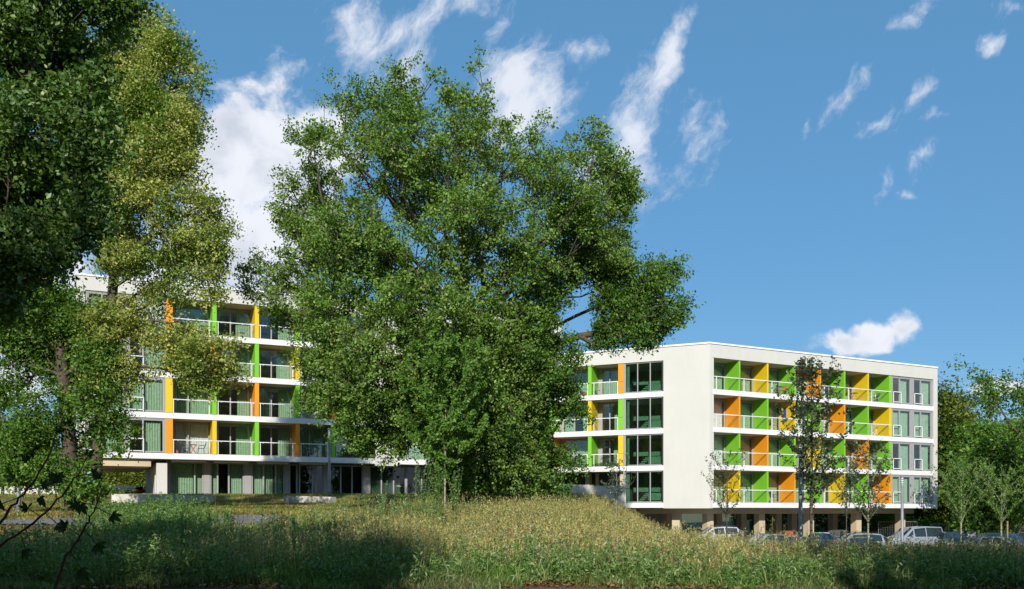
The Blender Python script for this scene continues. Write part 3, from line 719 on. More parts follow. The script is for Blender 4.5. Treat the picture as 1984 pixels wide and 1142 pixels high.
# ------------------------------------------------------------------ the big tree
T1 = [(655, 215, 38, 75), (605, 300, 60, 60), (570, 345, 40, 35, 1), (560, 420, 35, 35, 0), (600, 400, 70, 70, 2), (720, 225, 60, 60, -1), (790, 200, 48, 80, 1), (860, 150, 22, 45, 0), (905, 190, 45, 90, -1), (955, 260, 50, 60, 2),
      (690, 330, 100, 90, -3), (800, 330, 110, 110, -3), (900, 330, 110, 110, -2), (1000, 300, 60, 60, 1), (1050, 280, 40, 45, 0), (1140, 285, 60, 60, 1), (1175, 350, 50, 60, 0), (1210, 380, 26, 40, 1), (1080, 370, 90, 80, -2),
      (1150, 440, 85, 90, 0), (1190, 520, 50, 70, 2), (620, 480, 70, 60, 1), (560, 545, 70, 35, 0), (495, 515, 30, 26, 1), (500, 560, 30, 18, 0), (700, 470, 110, 90, -4), (820, 470, 120, 100, -5), (960, 460, 120, 100, -4), (1060, 500, 90, 70, -2),
      (600, 600, 80, 50, -1), (700, 590, 110, 80, -4), (820, 610, 110, 80, -6), (950, 590, 80, 70, -4), (640, 690, 70, 60, -2), (740, 700, 110, 80, -5), (860, 720, 110, 80, -5), (970, 680, 80, 70, -3),
      (640, 760, 60, 40, -2), (700, 800, 90, 60, -3), (740, 850, 70, 35, -3), (820, 800, 90, 60, -4), (900, 810, 110, 70, -4), (980, 790, 70, 60, -2), (930, 890, 110, 60, -2), (980, 930, 90, 35, -1), (905, 940, 60, 30, -1)]
b0 = G(897, 46)
tree('oak_tree', 'huge spreading green tree in the middle of the picture, taller than the building', b0,
     [at(893, 860, 46), at(897, 700, 46), at(902, 560, 46), at(895, 420, 46)], lob(T1, 45, dy=1.0), 3100, 96, .124, .48, mOak, mBark, spread=.46, keep=.1, nscale=1.25, seg=.85, pen=.22, rise=.55, rtip=.014)
# the forked tree right of it
T2 = [(1080, 540, 50, 60, -1), (1140, 520, 55, 40, 0), (1190, 600, 60, 60, 0), (1250, 555, 55, 40, 0), (1290, 540, 38, 30, 1), (1300, 600, 32, 35, 0), (1250, 620, 50, 45, 1), (1210, 655, 50, 25, 0), (1165, 660, 30, 30, 0), (1245, 672, 22, 14, 1),
      (1010, 640, 80, 50, -3), (1060, 690, 70, 50, -2), (1010, 730, 80, 60, -3), (1080, 760, 50, 45, -1), (1020, 820, 60, 50, -2), (1120, 800, 24, 18, -1), (1075, 880, 40, 30, 0), (1105, 895, 30, 18, 0), (1000, 880, 60, 40, -2), (1050, 600, 50, 50, -1), (1085, 940, 30, 14, 0), (940, 760, 70, 60, -4)]
tree('maple_tree', 'green tree with a forked mottled trunk just right of the huge tree', G(1068, 47),
     [at(1066, 900, 47), at(1062, 850, 47), at(1046, 770, 47), at(1045, 690, 47), at(1060, 600, 47)], lob(T2, 46.5, dy=.8), 1250, 76, .128, .31, mMaple, mBark, spread=.5, keep=-.1, nscale=1.5, pen=.3)
# ------------------------------------------------------------------ trees on the left
T3 = [(290, 70, 45, 40, 1), (330, 110, 45, 45, 0), (250, 110, 70, 70, 1), (365, 150, 25, 30, 0), (395, 175, 18, 22, 0), (300, 190, 80, 70, 0), (345, 240, 42, 45, -1), (240, 260, 70, 70, 0), (300, 310, 80, 60, -1), (350, 330, 35, 40, 0),
      (250, 390, 60, 55, 0), (330, 400, 70, 45, -1), (400, 410, 38, 35, 0), (435, 445, 20, 18, 0), (380, 470, 55, 35, -1), (300, 490, 60, 45, 0), (420, 500, 25, 30, 0), (400, 545, 32, 40, -1), (330, 560, 55, 35, 0), (240, 480, 45, 60, 1),
      (260, 620, 60, 45, 0), (340, 650, 60, 35, -1), (400, 680, 60, 40, -2), (440, 715, 35, 25, -1), (400, 735, 45, 22, -1), (330, 705, 50, 30, -1), (220, 720, 60, 50, -1), (190, 650, 50, 45, 0), (190, 320, 60, 70, 1), (215, 400, 45, 60, -1.2), (235, 500, 40, 40, -1.2), (205, 620, 45, 45, -1.2), (230, 180, 60, 60, 1), (310, 250, 90, 70, 1), (330, 480, 70, 40, 1)]
tree('linden_tree', 'tall yellow-green tree full of seed bunches with a leaning trunk at the left', G(185, 43),
     [at(190, 850, 43), at(205, 740, 43), at(212, 640, 43), at(222, 520, 43.01), at(240, 400, 43.01), at(262, 250, 43.01), at(280, 150, 43.01)], lob(T3, 43, dy=.75), 2150, 80, .118, .25, mLind, mBark, spread=.5, keep=0, nscale=1.5, pen=.25)
T4 = [(90, 620, 60, 60, 0), (40, 640, 60, 60, 0), (150, 600, 50, 40, 0), (130, 690, 70, 55, 1), (60, 720, 60, 40, 0), (20, 770, 40, 20, 0), (90, 790, 60, 50, -1), (110, 850, 60, 50, 2), (70, 840, 40, 40, 0), (130, 920, 55, 45, -2), (165, 870, 40, 50, 1), (90, 900, 30, 25, -1), (30, 560, 60, 60, 1), (100, 480, 45, 50, 1), (170, 945, 40, 18, -2), (185, 790, 45, 45, -1.5), (200, 880, 40, 50, -1.5), (150, 760, 60, 50, 1), (195, 700, 40, 40, -1), (60, 900, 50, 40, 0), (120, 800, 60, 60, 2), (30, 860, 50, 40, 0), (180, 640, 45, 40, 0), (215, 830, 30, 30, -1), (10, 930, 40, 20, 0)]
tree('linden_tree', 'broad dark green tree leafy down to the ground left of the leaning trunk', G(140, 43),
     [at(135, 880, 43), at(128, 780, 43), at(118, 680, 43), at(95, 580, 43), at(82, 470, 43)], lob(T4, 43, dy=.85), 1650, 72, .13, .34, mMaple, mBark, spread=.52, keep=.1, nscale=1.4, pen=.3)
# near dark tree overhanging the upper left corner; its trunk stands left of the picture
T5 = [(30, 40, 120, 110, 0), (150, 20, 110, 60, 0), (240, 15, 48, 36, 0), (100, 130, 100, 100, 1), (160, 230, 55, 90, 0), (60, 260, 110, 100, 0), (175, 330, 50, 60, 0), (60, 380, 110, 90, 1), (150, 420, 60, 55, 0), (40, 480, 80, 70, 0), (90, 490, 50, 40, 0), (20, 560, 50, 50, 0), (225, 60, 30, 40, 1),
      (-60, 60, 110, 90, 0), (-90, 260, 110, 100, 0), (-60, 480, 90, 90, 0), (-200, 250, 100, 120, 0)]
tree('overhanging_tree', 'dark shaded near tree overhanging the upper left corner', G(-420, 14),
     [at(-410, 700, 14), at(-330, 400, 14), at(-240, 150, 14), at(-180, 0, 14)], lob(T5, 14, dy=.8), 1900, 60, .072, .13, mDarkL, mBark, spread=.25, keep=.2, nscale=.6, seg=.4, rtip=.006, pen=.3, droop=.5)
# ------------------------------------------------------------------ young multi-stemmed tree in front of the big one
def sapling(name, label, x, Y, ytop, ybot, w, n, nl, ls, mleaf, mbark, r0=.05, group=None, bare=.25, fan=.5):
    root_p = G(x, Y, -.05); top = at(x, ytop, Y); H = top[2]-root_p[2]; wr = w*Y/F
    root = empty(name, root_p, label, 'young tree' if name == 'young_tree' else 'sapling', group)
    pts = []; 
    zb = max(at(x, ybot, Y)[2]-root_p[2], .3)
    for i in range(n):
        u = rng.uniform(0, 1)**.8; h = zb+(H-zb)*u
        rr = wr*(math.sin(math.pi*min(1, .18+.82*(1-u)))**.7)*rng.uniform(.3, 1); th = rng.uniform(0, 2*math.pi)
        pts.append((root_p[0]+rr*math.cos(th), root_p[1]+rr*math.sin(th), root_p[2]+h))
    pts = np.array(pts+[top])
    base = np.array(root_p)
    A, Pn, rad = skeleton([root_p, (root_p[0], root_p[1], root_p[2]+zb*.9), (root_p[0]+.03, root_p[1], root_p[2]+H*.6), top], pts, r0, .004, .35, -.0, .05, rise=.72)
    Vt, Ft = tubes(A, Pn, rad, 5); fast_mesh('trunk', Vt, Ft, mbark, root, smooth=True)
    # leaves sit along the outer shoots
    m_ = (Pn >= 0) & (rad < .018) & (A[:, 2] > root_p[2]+zb*.8)
    idx = np.where(m_)[0]; k = len(idx); nl = int(nl*2.2)
    u = rng.uniform(0, 1, (k, nl, 1)); L = A[idx][:, None]*(1-u)+A[Pn[idx]][:, None]*u+rng.normal(size=(k, nl, 3))*ls*.55
    V, Fc = leaves(L.reshape(-1, 3), ls, .5); fast_mesh('crown', V, Fc, mleaf, root); return root
sapling('young_tree', 'slender young tree with fanning pale stems before the dark foot of the huge tree', 862, 38, 645, 915, 100, 230, 24, .115, mYoung, mBarkL, r0=.05)
sapling('sapling', 'thin sapling with upright shoots before the concrete wall under the middle wing', 1194, 50, 878, 960, 42, 60, 5, .09, mSapD, mPole, r0=.035)
sapling('sapling', 'tallest dark-leaved sapling, reaching the roof before the coloured right wing', 1572, 42, 692, 985, 78, 150, 7, .13, mSapD, mBark, r0=.075)
sapling('sapling', 'small sapling before the left edge of the coloured right wing', 1408, 46, 868, 990, 58, 75, 4, .085, mSapD, mBark, r0=.04)
sapling('sapling', 'loose sapling before the right end of the coloured balconies', 1682, 47, 850, 1000, 62, 110, 7, .10, mSapD, mBarkL, r0=.05)
sapling('sapling', 'thin sapling between the tallest one and the grey lamp post', 1640, 58, 880, 990, 36, 50, 5, .10, mSapD, mBark, r0=.035)
sapling('sapling', 'bright young tree with rising shoots before the dark wood, nearest the building', 1862, 55, 885, 990, 72, 150, 6, .09, mYoung, mBarkL, r0=.05)
sapling('sapling', 'bright young tree with rising shoots close to the right edge of the picture', 1940, 53, 900, 990, 66, 130, 6, .09, mYoung, mBarkL, r0=.05)
# ------------------------------------------------------------------ wood behind the car park
FT = [(1850, 86, 760, 60, 1, 'tree of the wood showing its bright crown right beside the building'), (1905, 96, 775, 60, 1, 'second bright tree of the wood right of the building'), (1975, 84, 745, 85, 0, 'dark green tree of the wood at the right edge of the picture'),
      (2080, 90, 730, 90, 0, 'outermost tree of the wood at the right'), (1800, 100, 860, 80, 0, 'tree of the wood partly hidden by the right end of the building'), (1930, 74, 850, 70, 0, 'low dark tree before the wood at the right')]
for (x, Y, yt, w, br, lb) in FT:
    zt = (HOR-yt)
    L = []
    for q in range(9):
        u = q/8; L.append((x+random.uniform(-.55, .55)*w, yt+20+(1000-yt)*u*.9, w*random.uniform(.5, .8), 45+20*u, random.uniform(-2, 2)))
    tree('forest_tree', lb, G(x, Y), [at(x, 900, Y), at(x+5, yt+60, Y)], lob(L, Y, dy=.9), 420, 56, .26, .3, mForest if br else mMaple, mBark, group='trees of the wood at the right', spread=.95, nscale=3, seg=1.6, rtip=.02)
# leafy branch of a nearer tree entering at the right edge
T6 = [(1980, 780, 70, 40), (1920, 740, 40, 14), (1880, 715, 26, 8), (1960, 850, 40, 30), (2060, 760, 90, 90), (2050, 880, 80, 60), (2140, 800, 100, 130), (1935, 770, 25, 20)]
tree('maple_tree', 'darker tree reaching in from the right edge with a long bare-tipped branch against the sky', G(2150, 62),
     [at(2145, 900, 62), at(2120, 760, 62)], lob(T6, 62, dy=.8), 420, 56, .17, .3, mMaple, mBark, spread=.55, seg=1.0)
# undergrowth and hedges behind
def hedge(name, label, x0, x1, Y, ztop, th, n, mleaf, ls=.2, zb=None, kind='hedge', lumps=.5):
    X0, X1 = (x0-CX)/F*Y, (x1-CX)/F*Y
    X = rng.uniform(X0, X1, n); YY = Y+rng.uniform(-th, th, n); g0 = ground(X, YY)
    top = ztop+lumps*np.sin(X*1.1)*.6+lumps*.5*np.sin(X*2.7+1)
    u = rng.uniform(0, 1, n)**.7; Z = g0+(np.maximum(top-g0, .3))*u*(1-.25*(np.abs(YY-Y)/th)**2)
    V, Fc = leaves(np.stack([X, YY, Z], 1), ls, .4)
    root = empty(name, ((X0+X1)/2, Y, float(ground((X0+X1)/2, Y))), label, kind)
    fast_mesh('foliage', V, Fc, mleaf, root)
    mb = MB(); 
    for i in range(int((X1-X0)/1.2)+1):
        x = X0+i*1.2+random.uniform(-.3, .3); z0 = float(ground(x, Y)); 
        for j in range(3): mb.tube([(x, Y, z0-.05), (x+random.uniform(-.3, .3), Y+random.uniform(-.3, .3), z0+(ztop-z0)*.5), (x+random.uniform(-.6, .6), Y+random.uniform(-.5, .5), z0+(ztop-z0)*.85)], [.04, .025, .012], 4)
    mb.build('stems', mBark, root); return root
hedge('hedge', 'green hedge beyond the white wall at the far left', -160, 150, 74, 5.6, 1.6, 26000, mYoung, .17)
hedge('hedge', 'bushes seen through the passage under the left end of the building', 190, 330, 88, 6.4, 1.5, 14000, mForest, .2)
hedge('hedge', 'lit bushes seen between the columns under the right wing', 1420, 1720, 96, 4.2, 1.8, 26000, mForest, .22)
hedge('hedge', 'low lit shrubs behind the mesh fence at the right', 1690, 2080, 88, 1.2, 1.5, 22000, mYoung, .2, lumps=.3)
hedge('hedge', 'dark undergrowth at the foot of the wood', 1700, 2120, 98, 6.5, 3.0, 24000, mMaple, .3, lumps=1.2)
for (x, Y, yt, w, lb) in ((60, 95, 840, 60, 'bushy tree in the distance beyond the hedge at the far left'), (250, 96, 880, 60, 'tree behind the passage under the building'), (-40, 85, 800, 70, 'tree beyond the hedge at the left edge')):
    L = [(x+random.uniform(-.5, .5)*w, yt+15+(960-yt)*q/5, w*.6, 30, random.uniform(-2, 2)) for q in range(6)]
    tree('distant_tree', lb, G(x, Y), [at(x, 920, Y), at(x, yt+30, Y)], lob(L, Y), 150, 50, .26, .25, mForest, mBark, group='trees beyond the lawn at the left', spread=.9, nscale=3, seg=1.5, rtip=.02)
# ------------------------------------------------------------------ trees standing behind the viewer: they shade the foreground and show in the panes
proto = None
for i, (X, Y, H, r) in enumerate(((-16.2, 9.5, 10.3, 4.5), (-22.5, 7, 9.5, 5), (-8.0, -8, 17.8, 3.0), (-13.2, -7.5, 18.5, 3.6), (-19.5, -6, 18.5, 4), (-33, -8, 20, 7), (8.8, -5, 20.5, 5.6), (16, -8, 22, 5), (20, -4, 22, 6.5), (31, -7, 22, 7), (-4.6, -9, 12, 2.4), (-44, -12, 24, 8), (0, -34, 22, 6), (14, -40, 24, 7), (-16, -46, 24, 7), (-32, -44, 22, 8), (-48, -40, 22, 8), (-62, -34, 22, 8), (30, -46, 22, 8), (46, -42, 22, 8), (60, -36, 22, 8), (76, -26, 22, 8), (86, -8, 20, 8), (90, 12, 20, 8), (94, 34, 18, 7), (-76, -24, 22, 8))):
    if proto is None:
        L = []
        for q in range(16):
            u = q/15; L.append((X+random.uniform(-.6, .6)*r, Y+random.uniform(-.6, .6)*r, H*(.28+.64*u), r*.42, r*.42, H*.11))
        proto = tree('shade_tree', 'tall tree behind the viewer shading the meadow', (X, Y, 0), [(X, Y, H*.3), (X, Y, H*.85)], L, 520, 48, .3, .35, mMaple, mBark, group='trees behind the viewer', spread=1.0, nscale=3, seg=1.6, rtip=.02)
        p0_ = (H, r)
    else:
        c = proto.copy(); COL.objects.link(c); c.location = (X, Y, 0); c.rotation_euler = (0, 0, i*1.3); c.scale = (r/p0_[1], r/p0_[1], H/p0_[0])
        for ch in list(proto.children):
            d = ch.copy(); COL.objects.link(d); d.parent = c
# ------------------------------------------------------------------ meadow, lawn, weeds
def in_view(X, Y, m=1.5): return (np.abs(X) < .56*Y+m)
PATHL = np.array([(-40, 36.0), (-25, 36.6), (-14, 37.0), (-9.5, 38.0)])
def on_path(X, Y): 
    yc = np.interp(X, PATHL[:, 0], PATHL[:, 1]); return (X < -9.0) & (np.abs(Y-yc) < 2.1)
def tall_mask(X, Y):
    """1 where the tall meadow stands"""
    left_lim = np.interp(X, [-40, -22, -15.5, -13, -11.5, -9.5, -6, -2, 3, 8, 14, 40], [26, 26, 26.5, 27, 31, 32.5, 38, 50, 55, 60, 44.5, 43.5])
    return (Y < left_lim)
def blades(X, Y, h, w, lean, curl=.5):
    n = len(X); Z = ground(X, Y)-.03; th = rng.uniform(0, 2*math.pi, n); fa = rng.uniform(0, 2*math.pi, n)
    ld = np.stack([np.cos(th), np.sin(th), np.zeros(n)], 1); sd = np.stack([np.cos(fa), np.sin(fa), np.zeros(n)], 1)
    B = np.stack([X, Y, Z], 1); h = h[:, None]; w = w[:, None]; le = lean[:, None]
    M = B+ld*h*le*.3+np.array([0, 0, 1])*h*.55; Tp = B+ld*h*le+np.array([0, 0, 1])*h*(1-.15*le)
    V = np.stack([B-sd*w*.5, B+sd*w*.5, M-sd*w*.45, M+sd*w*.45, Tp], 1).reshape(-1, 3)
    i = np.arange(n)[:, None]*5
    Fc = np.concatenate([i+np.array([[0, 1, 3]]), i+np.array([[0, 3, 2]]), i+np.array([[2, 3, 4]])], 1).reshape(-1, 3)
    return V, Fc, Tp, M
def scatter(n, y0, y1, pw=1.0, xl=-1e9, xr=1e9):
    Y = y0+(y1-y0)*rng.uniform(0, 1, n)**pw; X = rng.uniform(-1, 1, n)*(.56*Y+1.5)
    k = (X > xl) & (X < xr); return X[k], Y[k]
mGrassG = leaf_mat('green_blades', [(.04, .11, .015), (.10, .22, .025), (.19, .31, .05), (.36, .38, .12)], trans=.3, gloss=.05, patch=[(.07, .11, .02), (.13, .16, .05), (.22, .2, .09)], pscale=.35, pos=[0, .4, .8, 1])
mGrassD = leaf_mat('dry_blades', [(.16, .19, .04), (.42, .35, .11), (.66, .52, .24), (.18, .29, .05)], trans=.25, gloss=.04)
mLawn = leaf_mat('lawn_blades', [(.16, .20, .02), (.28, .30, .04), (.42, .40, .08), (.44, .30, .10)], trans=.3, gloss=.04, patch=[(.05, .10, .02), (.09, .14, .025), (.13, .17, .03)], pscale=.4)
mWeed = leaf_mat('weed_leaf', [(.06, .15, .02), (.11, .22, .035), (.17, .28, .06), (.26, .31, .13)], trans=.3, gloss=.07)
mWeedY = leaf_mat('goldenrod_leaf', [(.08, .17, .025), (.12, .23, .04), (.17, .28, .06)], trans=.35, gloss=.07)
mWeedS = leaf_mat('silvery_leaf', [(.13, .17, .10), (.20, .24, .15), (.28, .31, .2)], trans=.25, gloss=.06)
mFlow = pm('white_flower', (.75, .75, .68), .8); mFlowY = pm('yellow_flower', (.6, .42, .02), .8)
mLit = leaf_mat('leaf_litter', [(.12, .05, .02), (.22, .10, .035), (.30, .15, .06), (.16, .11, .06)], trans=.1, gloss=.05)
def stuff(name, V, Fc, mat, label, cat=None):
    o = fast_mesh(name, V, Fc, mat); tag(o, label, kind='stuff', cat=cat); return o
# green blades, thick low, thinner far
def dryness(X, Y): return sstep(X+noise3(np.stack([X, Y, 0*X], 1), 3.0)*4, -8, -1)
X, Y = scatter(330000, 19.1, 62, 1.35); k = tall_mask(X, Y) & ~on_path(X, Y) & (Y > 19.35+.25*np.sin(X*2)+.2*np.sin(X*.7)); X, Y = X[k], Y[k]
hv = .20+.34*(.5+.8*noise3(np.stack([X, Y, 0*X], 1), 1.4)).clip(0, 1.4); h = hv*rng.uniform(.6, 1.45, len(X))*sstep(Y, 18.0, 20.4)
V, Fc, _, _ = blades(X, Y, h, rng.uniform(.012, .036, len(X))*(1+.015*(Y-20)), rng.uniform(.1, .75, len(X)))
stuff('meadow_grass', V, Fc, mGrassG, 'tall green meadow grass covering the foreground slope')
X, Y = scatter(22000, 19.6, 45, 1.1); k = tall_mask(X, Y) & ~on_path(X, Y); X, Y = X[k], Y[k]
V, Fc, _, _ = blades(X, Y, rng.uniform(.25, .8, len(X))*(1+.3*noise3(np.stack([X, Y, 0*X+9], 1), 1.0)), rng.uniform(.012, .026, len(X))*(1+.015*(Y-20)), rng.uniform(.05, .55, len(X)))
stuff('long_grass', V, Fc, mGrassG, 'longer single grass blades rising above the meadow')
# dry straw stalks with seed heads
X, Y = scatter(190000, 21.3, 62, 1.1); k = tall_mask(X, Y) & ~on_path(X, Y) & (rng.uniform(0, 1, len(X)) < .10+.9*dryness(X, Y)*np.clip(.36+1.2*noise3(np.stack([X, Y, 0*X+3], 1), 1.1)+.022*(Y-24), .08, 1)); X, Y = X[k], Y[k]
h = (.25+.8*rng.uniform(0, 1, len(X))**1.7)*(1+.35*noise3(np.stack([X, Y, 0*X], 1), .8))*np.interp(Y, [20, 40, 60], [1.0, .9, .75]); wd = np.full(len(X), .007)*(1+.03*(Y-20))
V, Fc, Tp, Md = blades(X, Y, h, wd, rng.uniform(.05, .4, len(X)))
ns = 6; u = rng.uniform(0, 1, (len(Tp), ns, 1))**1.3
C = (Tp[:, None]*(1-u*.55)+Md[:, None]*u*.55)+rng.normal(size=(len(Tp), ns, 3))*.026
V2, F2 = leaves(C.reshape(-1, 3), .072, .1, .26, droop=1.3); V = np.concatenate([V, V2]); Fc = np.concatenate([Fc, F2+len(V)-len(V2)])
stuff('dry_grass', V, Fc, mGrassD, 'straw coloured seeding grass standing over the meadow')
# leafy meadow weeds
def weeds(X, Y, H, nleaf, ls, mat, name, label, spread=.10, stem=True, asp=.34, taper=True, kind='stuff'):
    n = len(X); Z = ground(X, Y); th = rng.uniform(0, 6.28, n); ln = rng.uniform(0, .22, n)
    u = rng.uniform(.12, 1, (n, nleaf)); 
    P = np.stack([X[:, None]+np.cos(th)[:, None]*ln[:, None]*H[:, None]*u**2, Y[:, None]+np.sin(th)[:, None]*ln[:, None]*H[:, None]*u**2, Z[:, None]+H[:, None]*u], -1)
    sp = spread*(1.15-.8*u if taper else 1+0*u)
    P = P+rng.normal(size=P.shape)*sp[..., None]
    V, Fc = leaves(P.reshape(-1, 3), ls, .5, asp)
    B = np.stack([X, Y, Z], 1); T_ = B+np.stack([np.cos(th)*ln*H, np.sin(th)*ln*H, H], 1); M_ = B+np.stack([np.cos(th)*ln*H*.25, np.sin(th)*ln*H*.25, H*.5], 1)
    A = np.stack([B, M_, T_], 1).reshape(-1, 3); i = np.arange(n)*3; Pn = np.full(3*n, -1); Pn[i+1] = i; Pn[i+2] = i+1
    rad = np.tile([.010, .007, .004], n)
    Vs, Fs = tubes(A, Pn, rad, 3)
    Fs = np.concatenate([Fs[:, [0, 1, 2]], Fs[:, [0, 2, 3]]])
    V = np.concatenate([V, Vs]); Fc = np.concatenate([Fc, Fs+len(V)-len(Vs)])
    return V, Fc
X, Y = scatter(12000, 19.7, 50, 1.5); k = tall_mask(X, Y) & ~on_path(X, Y) & (rng.uniform(0, 1, len(X)) < (.95-.72*dryness(X, Y)*np.clip((Y-22)/3, .35, 1))*np.clip(.5+1.6*noise3(np.stack([X, Y*1.3, 0*X+5], 1), .9), .05, 1)); X, Y = X[k], Y[k]
V, Fc = weeds(X, Y, (.25+.95*rng.uniform(0, 1, len(X))**1.8)*(1-.25*dryness(X, Y)), 44, .095, mWeed, '', '')
stuff('leafy_weeds', V, Fc, mWeed, 'leafy green weeds growing through the meadow')
X, Y = scatter(700, 21.4, 30, 1.2, -16, 7); V, Fc = weeds(X, Y, rng.uniform(.3, .75, len(X)), 40, .09, mWeedS, '', '', asp=.25)
stuff('silvery_weeds', V, Fc, mWeedS, 'greyish thistles and mugwort among the grass')
# big lit weed bank at the left
Y = rng.uniform(26, 35, 900); X = (295+rng.normal(size=900)*62-CX)/F*Y
V, Fc = weeds(X, Y, rng.uniform(.55, 1.08, len(X))*(1+.25*noise3(np.stack([X, Y, 0*X], 1), .7)), 58, .085, mWeedY, '', '', spread=.09)
stuff('weed_bank', V, Fc, mWeedY, 'bank of tall bright green weeds before the long low wall')
# short lawn between meadow and building
X, Y = scatter(230000, 30, 69, .9, -40, 9); k = ~tall_mask(X, Y) & ~on_path(X, Y) & ((X-(-18.5))*(-math.sin(R(25)))+(Y-69.1)*math.cos(R(25)) < 1.4); X, Y = X[k], Y[k]
V, Fc, _, _ = blades(X, Y, rng.uniform(.05, .17, len(X)), rng.uniform(.012, .03, len(X))*1.6, rng.uniform(.2, .9, len(X)))
stuff('lawn', V, Fc, mLawn, 'short yellowish green lawn in front of the left wing')
# fallen leaves under the left trees and along the near edge
X1_, Y1_ = scatter(60000, 26, 52, 1, -40, -10.5); X2_, Y2_ = scatter(5000, 19.2, 20.4); X = np.concatenate([X1_, X2_]); Y = np.concatenate([Y1_, Y2_])
k = (~on_path(X, Y)) & ((Y < 20.5) | (noise3(np.stack([X, Y, 0*X], 1), 2.5) > -.25)); X, Y = X[k], Y[k]
V, Fc = leaves(np.stack([X, Y, ground(X, Y)+rng.uniform(.02, .10, len(X))], 1), .09, 1.5); stuff('fallen_leaves', V, Fc, mLit, 'brown fallen leaves under the trees and along the near edge')
X, Y = scatter(900, 19.9, 46, 1.3); k = tall_mask(X, Y) & ~on_path(X, Y); X, Y = X[k], Y[k]
V, Fc = weeds(X, Y, rng.uniform(.2, .6, len(X)), 26, .15, None, '', '', spread=.14, asp=.3)
stuff('broad_leaved_weeds', V, Fc, mWeed, 'broad-leaved dark green weeds in low clumps in the meadow')
# dark seeding docks and dead stalks
X, Y = scatter(700, 20.5, 40, 1.2); V, Fc = weeds(X, Y, rng.uniform(.7, 1.15, len(X)), 40, .035, None, '', '', spread=.035, taper=False)
stuff('dead_stalks', V, Fc, leaf_mat('dead_stalk', [(.10, .05, .025), (.18, .10, .05), (.30, .22, .13)], trans=.1, gloss=.02), 'dark seeding docks and dead stalks standing in the meadow')
# white umbels and yellow flowers
X, Y = scatter(130, 22, 34, 1, -15, 14); n = len(X); Z = ground(X, Y)+rng.uniform(.5, .95, n)
C = np.repeat(np.stack([X, Y, Z], 1), 14, 0)+rng.normal(size=(n*14, 3))*np.array([.035, .035, .008]); V, Fc = leaves(C, .03, 3); stuff('white_flowers', V, Fc, mFlow, 'small white flower heads scattered in the meadow')
X, Y = scatter(110, 22, 34, 1, -10, 14); n = len(X); Z = ground(X, Y)+rng.uniform(.4, .8, n)
C = np.repeat(np.stack([X, Y, Z], 1), 8, 0)+rng.normal(size=(n*8, 3))*.02; V, Fc = leaves(C, .03, 1); stuff('yellow_flowers', V, Fc, mFlowY, 'small yellow flowers scattered in the meadow')
# single tall weeds one can tell apart
def weed_plant(x, Y, ytop, nst, w, label, ls=.085, nleaf=70, mat=None):
    g0 = G(x, Y, 0); H = at(x, ytop, Y)[2]-g0[2]; n = nst
    X = g0[0]+rng.normal(size=n)*w; YY = Y+rng.normal(size=n)*w; h = H*rng.uniform(.75, 1, n); h[0] = H; X[0] = g0[0]
    V, Fc = weeds(X, YY, h, nleaf, ls, mat, '', '', spread=.07)
    r = empty('weed_plant', g0, label, 'plant', 'tall weeds standing out of the meadow'); fast_mesh('foliage', V, Fc, mat or mWeed, r)
weed_plant(818, 33, 872, 9, .14, 'tallest mugwort column left of the young tree')
weed_plant(845, 32, 895, 10, .16, 'mugwort clump at the foot of the young tree', mat=mWeedY)
weed_plant(882, 34, 900, 8, .15, 'mugwort clump just right of the young tree')
weed_plant(742, 34, 930, 2, .03, 'single feathery weed stalk left of the mugwort column', nleaf=50)
weed_plant(778, 34, 942, 2, .06, 'broad-leaved weed between the feathery stalk and the mugwort column', ls=.16, nleaf=24, mat=mWeedY)
weed_plant(920, 34, 932, 2, .03, 'feathery weed stalk before the dark foot of the huge tree', nleaf=50)
weed_plant(1150, 42, 940, 5, .12, 'pinkish seeding dock before the streaked concrete wall', mat=mGrassD, ls=.06)
weed_plant(1035, 48, 940, 9, .25, 'brown seeding clump at the foot of the forked trunk', mat=mGrassD, ls=.06)
weed_plant(1500, 30, 1000, 6, .25, 'brown seeding weed before the parked cars', mat=mGrassD, ls=.05)
weed_plant(108, 25, 1075, 6, .2, 'pale leafy weed in the shade at the lower left', mat=mWeedS)
# ------------------------------------------------------------------ parked cars
def paint(name, col, rough=.28, metal=.15):
    m, t, out = mat_new(name); b = N(t, 'ShaderNodeBsdfPrincipled', i_Roughness=rough, i_Metallic=metal)
    geo = N(t, 'ShaderNodeNewGeometry'); n = N(t, 'ShaderNodeTexNoise', i_Scale=2.5, i_Detail=5.0); t.links.new(geo.outputs['Position'], n.inputs['Vector'])
    mr = N(t, 'ShaderNodeMapRange', i_1=.35, i_2=.75, i_3=0.0, i_4=.3); t.links.new(n.outputs[0], mr.inputs[0])
    t.links.new(mixr(t, mr.outputs[0], col, tuple(c*.6+.06 for c in col)), b.inputs['Base Color'])
    b.inputs['Coat Weight'].default_value = 1.0; b.inputs['Coat Roughness'].default_value = .05
    t.links.new(b.outputs[0], out.inputs[0]); return m
mCarG = glass_mat('car_glass', (.30, .36, .36), .12)
mTyre = pm('tyre', (.02, .02, .02), .8); mRim = pm('rim', (.5, .5, .52), .3, metal=.8); mTrim = pm('black_trim', (.02, .02, .022), .5)
mRed = pm('tail_lamp', (.5, .015, .01), .15, spec=.8); mLampW = pm('head_lamp', (.75, .78, .8), .1, spec=.9); mPlate = pm('plate', (.8, .8, .78), .4); mSeat = pm('car_seat', (.05, .05, .055), .9); mPlB = pm('plate_band', (.02, .06, .35), .4)
